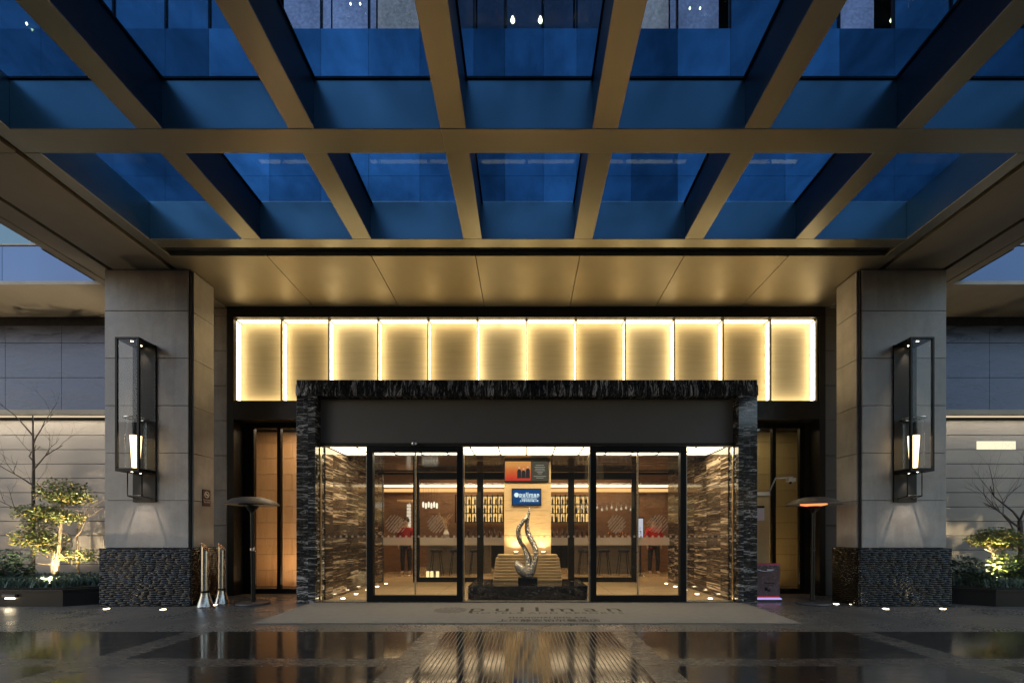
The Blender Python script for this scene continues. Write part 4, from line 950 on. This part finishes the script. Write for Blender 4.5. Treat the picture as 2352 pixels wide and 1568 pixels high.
B('x', M['black'], None, (0,.01,0,.01,0,.01)); bpy.data.objects.remove(bpy.data.objects['x'])
t = thing('step_light', 'glowing step light set in the front of the left planter', 'wall light', (PX(30,7.09), 7.09, .15)); lx = PX(30, 7.09)
B('light_hood', M['heater'], t, (lx-.11, lx+.11, 7.06, 7.10, .155, .21), bevel=.004); B('lens', M['spotlens'], t, (lx-.07, lx+.07, 7.075, 7.098, .135, .150))
spot('light', (lx, 7.05, .14), (lx, 6.9, 0), 2, 120, (1,.85,.6), parent=t)
gx, gy = G(2983, 1772); ground_light(gx, gy-.03, (gx, gy+.6, .8), 3, 'lit ground light before the right planter')

def leaves(m, c, rad, n, size, seed, flat=.45):
    rd = random.Random(seed)
    for _ in range(n):
        while True:
            p = Vector((rd.uniform(-1,1), rd.uniform(-1,1), rd.uniform(-1,1)))
            if p.length < 1 and noise.noise(p*3.1+Vector((seed,0,0))) > -.08 + .25*(p.length-.6): break
        q = Vector(c)+Vector((p.x*rad[0], p.y*rad[1], p.z*rad[2]))
        d = Vector((rd.gauss(0,1), rd.gauss(0,1), rd.gauss(0,.5))).normalized(); nrm = Vector((rd.gauss(0,.6), rd.gauss(0,.6), 1)).normalized()
        u = d*size*rd.uniform(.7,1.4); w = nrm.cross(d).normalized()*size*.32
        m.poly([q, q+u*.5+w, q+u, q+u*.5-w])
def branch(m, p, d, L, r, depth, rd, spread=.55, n=3, up=.15):
    pts = [Vector(p)]; rr = [r]; dd = Vector(d).normalized()
    for i in range(4):
        dd = (dd+Vector((rd.gauss(0,.16), rd.gauss(0,.16), rd.gauss(0,.10)+up*.3))).normalized(); pts.append(pts[-1]+dd*L/4); rr.append(r*(1-.16*(i+1)))
    m.tube(pts, rr, 6 if r > .006 else 4)
    if depth > 0:
        for i in range(n):
            k_ = rd.choice((2,3,4)); nd = (dd+Vector((rd.gauss(0,spread), rd.gauss(0,spread), rd.gauss(0,spread*.5)+up))).normalized()
            branch(m, pts[k_], nd, L*rd.uniform(.55,.8), rr[k_]*.66, depth-1, rd, spread, n, up)
# left lit tree
LY = 8.0
def LP(px, py, y=LY): return (PX(px, y), y, PZ(py, y))
t = thing('small_tree', 'small uplit tree with layered green leaf pads in the left planter', 'tree', (PX(159,LY), LY, .3))
m = MB()
b0 = (PX(159,LY), LY, .3)
a, r = smoothpath([b0, LP(165,1655), LP(174,1600), LP(178,1545), LP(184,1500), LP(188,1455)], [.045,.04,.03,.022,.016,.008]); m.tube(a, r, 8)
a, r = smoothpath([b0, LP(155,1650), LP(158,1615), LP(140,1590), LP(120,1560), LP(108,1520)], [.035,.028,.02,.016,.011,.006]); m.tube(a, r, 7)
for q in ([LP(176,1560), LP(205,1570), LP(212,1600)], [LP(158,1652), LP(128,1652), LP(110,1650)], [LP(183,1500), LP(150,1485), LP(110,1500)], [LP(158,1615), LP(120,1600), LP(90,1585)], [LP(186,1470), LP(215,1452), LP(240,1458)], [LP(170,1640), LP(205,1630), LP(236,1625)]):
    a, r = smoothpath(q, [.014,.010,.005]); m.tube(a, r, 6)
m.build('trunk', M['bark'], t, smooth=True)
for j, (mt, sd) in enumerate((('leaf', 1), ('leafyel', 2))):
    m = MB()
    for i, (px, py, wx, wz, n) in enumerate(((184,1442,66,24,800),(210,1460,48,13,380),(106,1503,46,16,520),(195,1516,34,12,300),(150,1500,30,14,260),(90,1578,38,18,430),(143,1580,36,20,430),(150,1612,22,12,160),(120,1540,26,14,200),(238,1628,30,14,240))):
        c = LP(px, py+(3 if j else -3)); leaves(m, c, (wx/F*LY*1.08, .34, wz/F*LY*1.55), int(n*(1.3 if j == 0 else .8)), .046, sd*20+i)
    m.build('crown', M[mt], t, recalc=False)
t = thing('planter_spotlight', 'small bright spotlight at the foot of the left tree', 'spotlight', (PX(148,7.4), 7.4, .31)); sx0 = PX(150,7.4)
MB().lathe([(0,0),(.03,0),(.04,.06),(.035,.06)], (sx0, 7.4, .312), 12).build('lamp_housing', M['black'], t, smooth=True); MB().lathe([(0,.058),(.034,.058)], (sx0,7.4,.312), 12).build('lens', M['spotlens'], t, recalc=False)
spot('uplight', (sx0-.05, 7.38, .40), (PX(160,8), 8.05, 1.45), 700, 105, (1,.80,.50), .6, .02, t)
for s_, xx, pw in ((-1, -8.7, 330), (-1, -10.4, 330), (1, 9.9, 90)):
    t = thing('planter_spotlight', 'small spotlight at the back of the %s planter throwing twig shadows on the soffit' % ('left' if s_ < 0 else 'right'), 'spotlight', (xx, 8.5, .31), 'rear spotlights of the planters')
    MB().lathe([(0,0),(.03,0),(.04,.06),(.035,.06)], (xx, 8.2, .312), 12).build('lamp_housing', M['black'], t, smooth=True); MB().lathe([(0,.058),(.034,.058)], (xx,8.2,.312), 12).build('lens', M['spotlens'], t, recalc=False)
    spot('uplight', (xx, 8.2, .40), (xx-s_*.4, 8.2, 5.7), pw, 48, (1,.82,.56), .5, .015, t)
# bare trees
t = thing('bare_tree', 'leafless tree with thin trunk and fine twigs at the left edge', 'tree', (PX(95,8.4), 8.4, .3)); m = MB(); rd = random.Random(5)
m.tube([(PX(96,8.4),8.4,.3),(PX(97,8.4),8.4,1.6),(PX(95,8.4),8.42,2.6),(PX(96,8.4),8.4,3.6)], [.035,.03,.022,.01], 8)
for z, dx in ((1.5,-1),(1.9,1),(2.2,-1),(2.5,1),(2.7,-1),(3.0,.6),(3.2,-.6)): branch(m, (PX(96,8.4),8.4,z), (dx, rd.uniform(-.4,.3), .7), .75, .014, 3, rd, .45, 3)
m.build('trunk', M['barkdark'], t)
t = thing('bare_tree', 'low leafless tree with pale forked limbs beside the left green tree', 'tree', (PX(228,8.3), 8.3, .3)); m = MB(); rd = random.Random(8)
m.tube([(PX(228,8.3),8.3,.3),(PX(229,8.3),8.3,.75),(PX(226,8.3),8.3,1.2)], [.022,.02,.016], 7)
for d in ((-.5,0,1),(.9,0,1),(.3,.2,1)): branch(m, (PX(226,8.3),8.3,1.2), d, .55, .013, 2, rd, .4, 2)
m.build('trunk', M['bark'], t)
t = thing('bare_tree', 'leafless branching tree against the wall at the right edge', 'tree', (PX(2992,8.3), 8.3, .3)); m = MB(); rd = random.Random(11)
m.tube([(PX(2995,8.3),8.3,.3),(PX(2992,8.3),8.3,1.0),(PX(2988,8.3),8.3,1.5)], [.05,.045,.035], 8)
for d, z in (((-.9,0,.7),1.35),((-.5,.1,1),1.5),((.3,0,1),1.5),((-.7,-.1,.8),1.1)): branch(m, (PX(2988,8.3),8.3,z), d, .85, .02, 3, rd, .35, 3)
m.build('trunk', M['barkdark'], t)
# right lit tree
RY = 8.0
t = thing('small_tree', 'small umbrella shaped uplit tree in the right planter', 'tree', (PX(2911,RY), RY, .3)); m = MB(); rd = random.Random(4)
def RP(px, py): return (PX(px, RY), RY, PZ(py, RY))
a, r = smoothpath([(PX(2911,RY),RY,.3), RP(2912,1640), RP(2910,1615)], [.04,.032,.028]); m.tube(a, r, 8)
for ex_, ey in ((2860,1588),(2885,1575),(2905,1568),(2935,1572),(2960,1590),(2978,1598)):
    a, r = smoothpath([RP(2910,1617), RP((2910+ex_)/2, (1617+ey)/2+4), RP(ex_, ey)], [.02,.012,.005]); m.tube(a, r, 6)
m.build('trunk', M['bark'], t, smooth=True)
for j, (mt, sd) in enumerate((('leaf', 31), ('leafyel', 32))):
    m = MB()
    for i, (px, py, wx, wz, n) in enumerate(((2920,1568,48,18,900),(2882,1580,26,10,260),(2960,1588,34,12,420),(2905,1590,34,9,260))): leaves(m, RP(px, py+j*4), (wx/F*RY*1.05, .34, wz/F*RY*1.4), int(n*(1.1 if j == 0 else .8)), .045, sd+i)
    m.build('crown', M[mt], t, recalc=False)
t = thing('planter_spotlight', 'small bright spotlight at the foot of the right tree', 'spotlight', (PX(2900,7.7), 7.7, .31)); sx0 = PX(2905,7.7)
MB().lathe([(0,0),(.03,0),(.04,.06),(.035,.06)], (sx0, 7.62, .312), 12).build('lamp_housing', M['black'], t, smooth=True); MB().lathe([(0,.058),(.034,.058)], (sx0,7.62,.312), 12).build('lens', M['spotlens'], t, recalc=False)
spot('uplight', (sx0, 7.62, .42), (PX(2914,8), 8.05, 1.4), 220, 105, (1,.80,.45), .6, .02, t)
# shrubs
def shrub(x, y, w, h, n, seed, lab, mt='leafdark', size=.07):
    t = thing('shrub', lab, 'shrub', (x, y, .3), 'shrubs in the planters'); rd = random.Random(seed); m = MB()
    for _ in range(7): branch(m, (x+rd.uniform(-.1,.1),y,.3), (rd.uniform(-.6,.6), rd.uniform(-.4,.4), 1), h*.6, .008, 1, rd)
    m.build('stem', M['barkdark'], t); m = MB(); leaves(m, (x, y, .3+h*.5), (w, .3, h*.55), n, size, seed); m.build('foliage', M[mt], t, recalc=False)
shrub(PX(20,7.8), 7.8, .42, .62, 900, 51, 'dark bush at the left edge of the left planter')
shrub(PX(2835,7.9), 7.9, .30, .50, 500, 52, 'dark leafy bush in the right planter nearest the column')
shrub(PX(2868,7.45), 7.45, .22, .36, 350, 53, 'dark leafy bush in front of the right umbrella tree')
shrub(PX(2960,7.8), 7.8, .38, .60, 700, 54, 'bush with lighter leaves beside the right umbrella tree', 'leaf')
shrub(PX(3010,7.6), 7.6, .3, .45, 500, 55, 'dark bush at the right edge of the right planter')
for s in (-1, 1):
    m = MB(); rd = random.Random(60+s)
    for _ in range(6500):
        x = s*rd.uniform(7.58, 11.5); y = rd.uniform(7.18, 8.7)
        if y < 7.5 and abs(x) < 7.9: continue
        z = .305; h = rd.uniform(.06,.20); a = rd.uniform(0, 6.28); d = Vector((math.cos(a), math.sin(a), 0)); b = Vector((-d.y, d.x, 0))*.009
        p = Vector((x,y,z)); m.poly([p-b, p+b, p+d*h*.35+Vector((0,0,h*.8))+b*.8, p+d*h*.35+Vector((0,0,h*.8))-b*.8]); q = p+d*h*.35+Vector((0,0,h*.8))
        m.poly([q-b*.8, q+b*.8, q+d*h*.6+Vector((0,0,-h*.05))])
    o = m.build('ground_cover', simple('ground_cover_leaf', (.10,.15,.11), .45, var=.5, vs=7), None, recalc=False); tag(o, 'low grassy ground cover filling the %s planter' % ('left' if s < 0 else 'right'), 'ground cover', kind='stuff')

# ------------------------------------------------------------------ world, sun, camera
w = bpy.data.worlds.new('World'); S.world = w; w.use_nodes = True; nt = w.node_tree; bg = nt.nodes['Background']
sky = nt.nodes.new('ShaderNodeTexSky'); sky.sky_type = 'NISHITA'; sky.sun_disc = False; sky.sun_elevation = R(1.5); sky.sun_rotation = R(200); sky.air_density = 1.0; sky.ozone_density = 2.0
hs = nt.nodes.new('ShaderNodeHueSaturation'); hs.inputs['Saturation'].default_value = .82; nt.links.new(sky.outputs[0], hs.inputs['Color']); nt.links.new(hs.outputs[0], bg.inputs[0]); bg.inputs[1].default_value = 1.8
sl = bpy.data.lights.new('sun', 'SUN'); sl.energy = .02; sl.angle = R(20); sl.color = (.7,.8,1.0)
so = bpy.data.objects.new('sun', sl); COL.objects.link(so); so.rotation_euler = (R(55), 0, R(-20))
cam = bpy.data.cameras.new('camera'); co = bpy.data.objects.new('camera', cam); COL.objects.link(co); S.camera = co
co.location = (CX, 0, EYE); co.rotation_euler = (R(90), 0, 0)
cam.sensor_width = 36; cam.lens = F/3000*36; cam.shift_y = (VY-1000)/3000; cam.shift_x = -(VX-1500)/3000; cam.clip_end = 500; cam.clip_start = .05
S.view_settings.view_transform = 'Standard'; S.view_settings.look = 'None'; S.view_settings.exposure = 0; S.view_settings.gamma = 1
S.render.engine = 'CYCLES'; c = S.cycles
c.use_denoising = True; c.max_bounces = 8; c.diffuse_bounces = 3; c.glossy_bounces = 4; c.transparent_max_bounces = 16; c.transmission_bounces = 4
c.sample_clamp_indirect = 4; c.sample_clamp_direct = 0; c.caustics_reflective = False; c.caustics_refractive = False
c.blur_glossy = .5
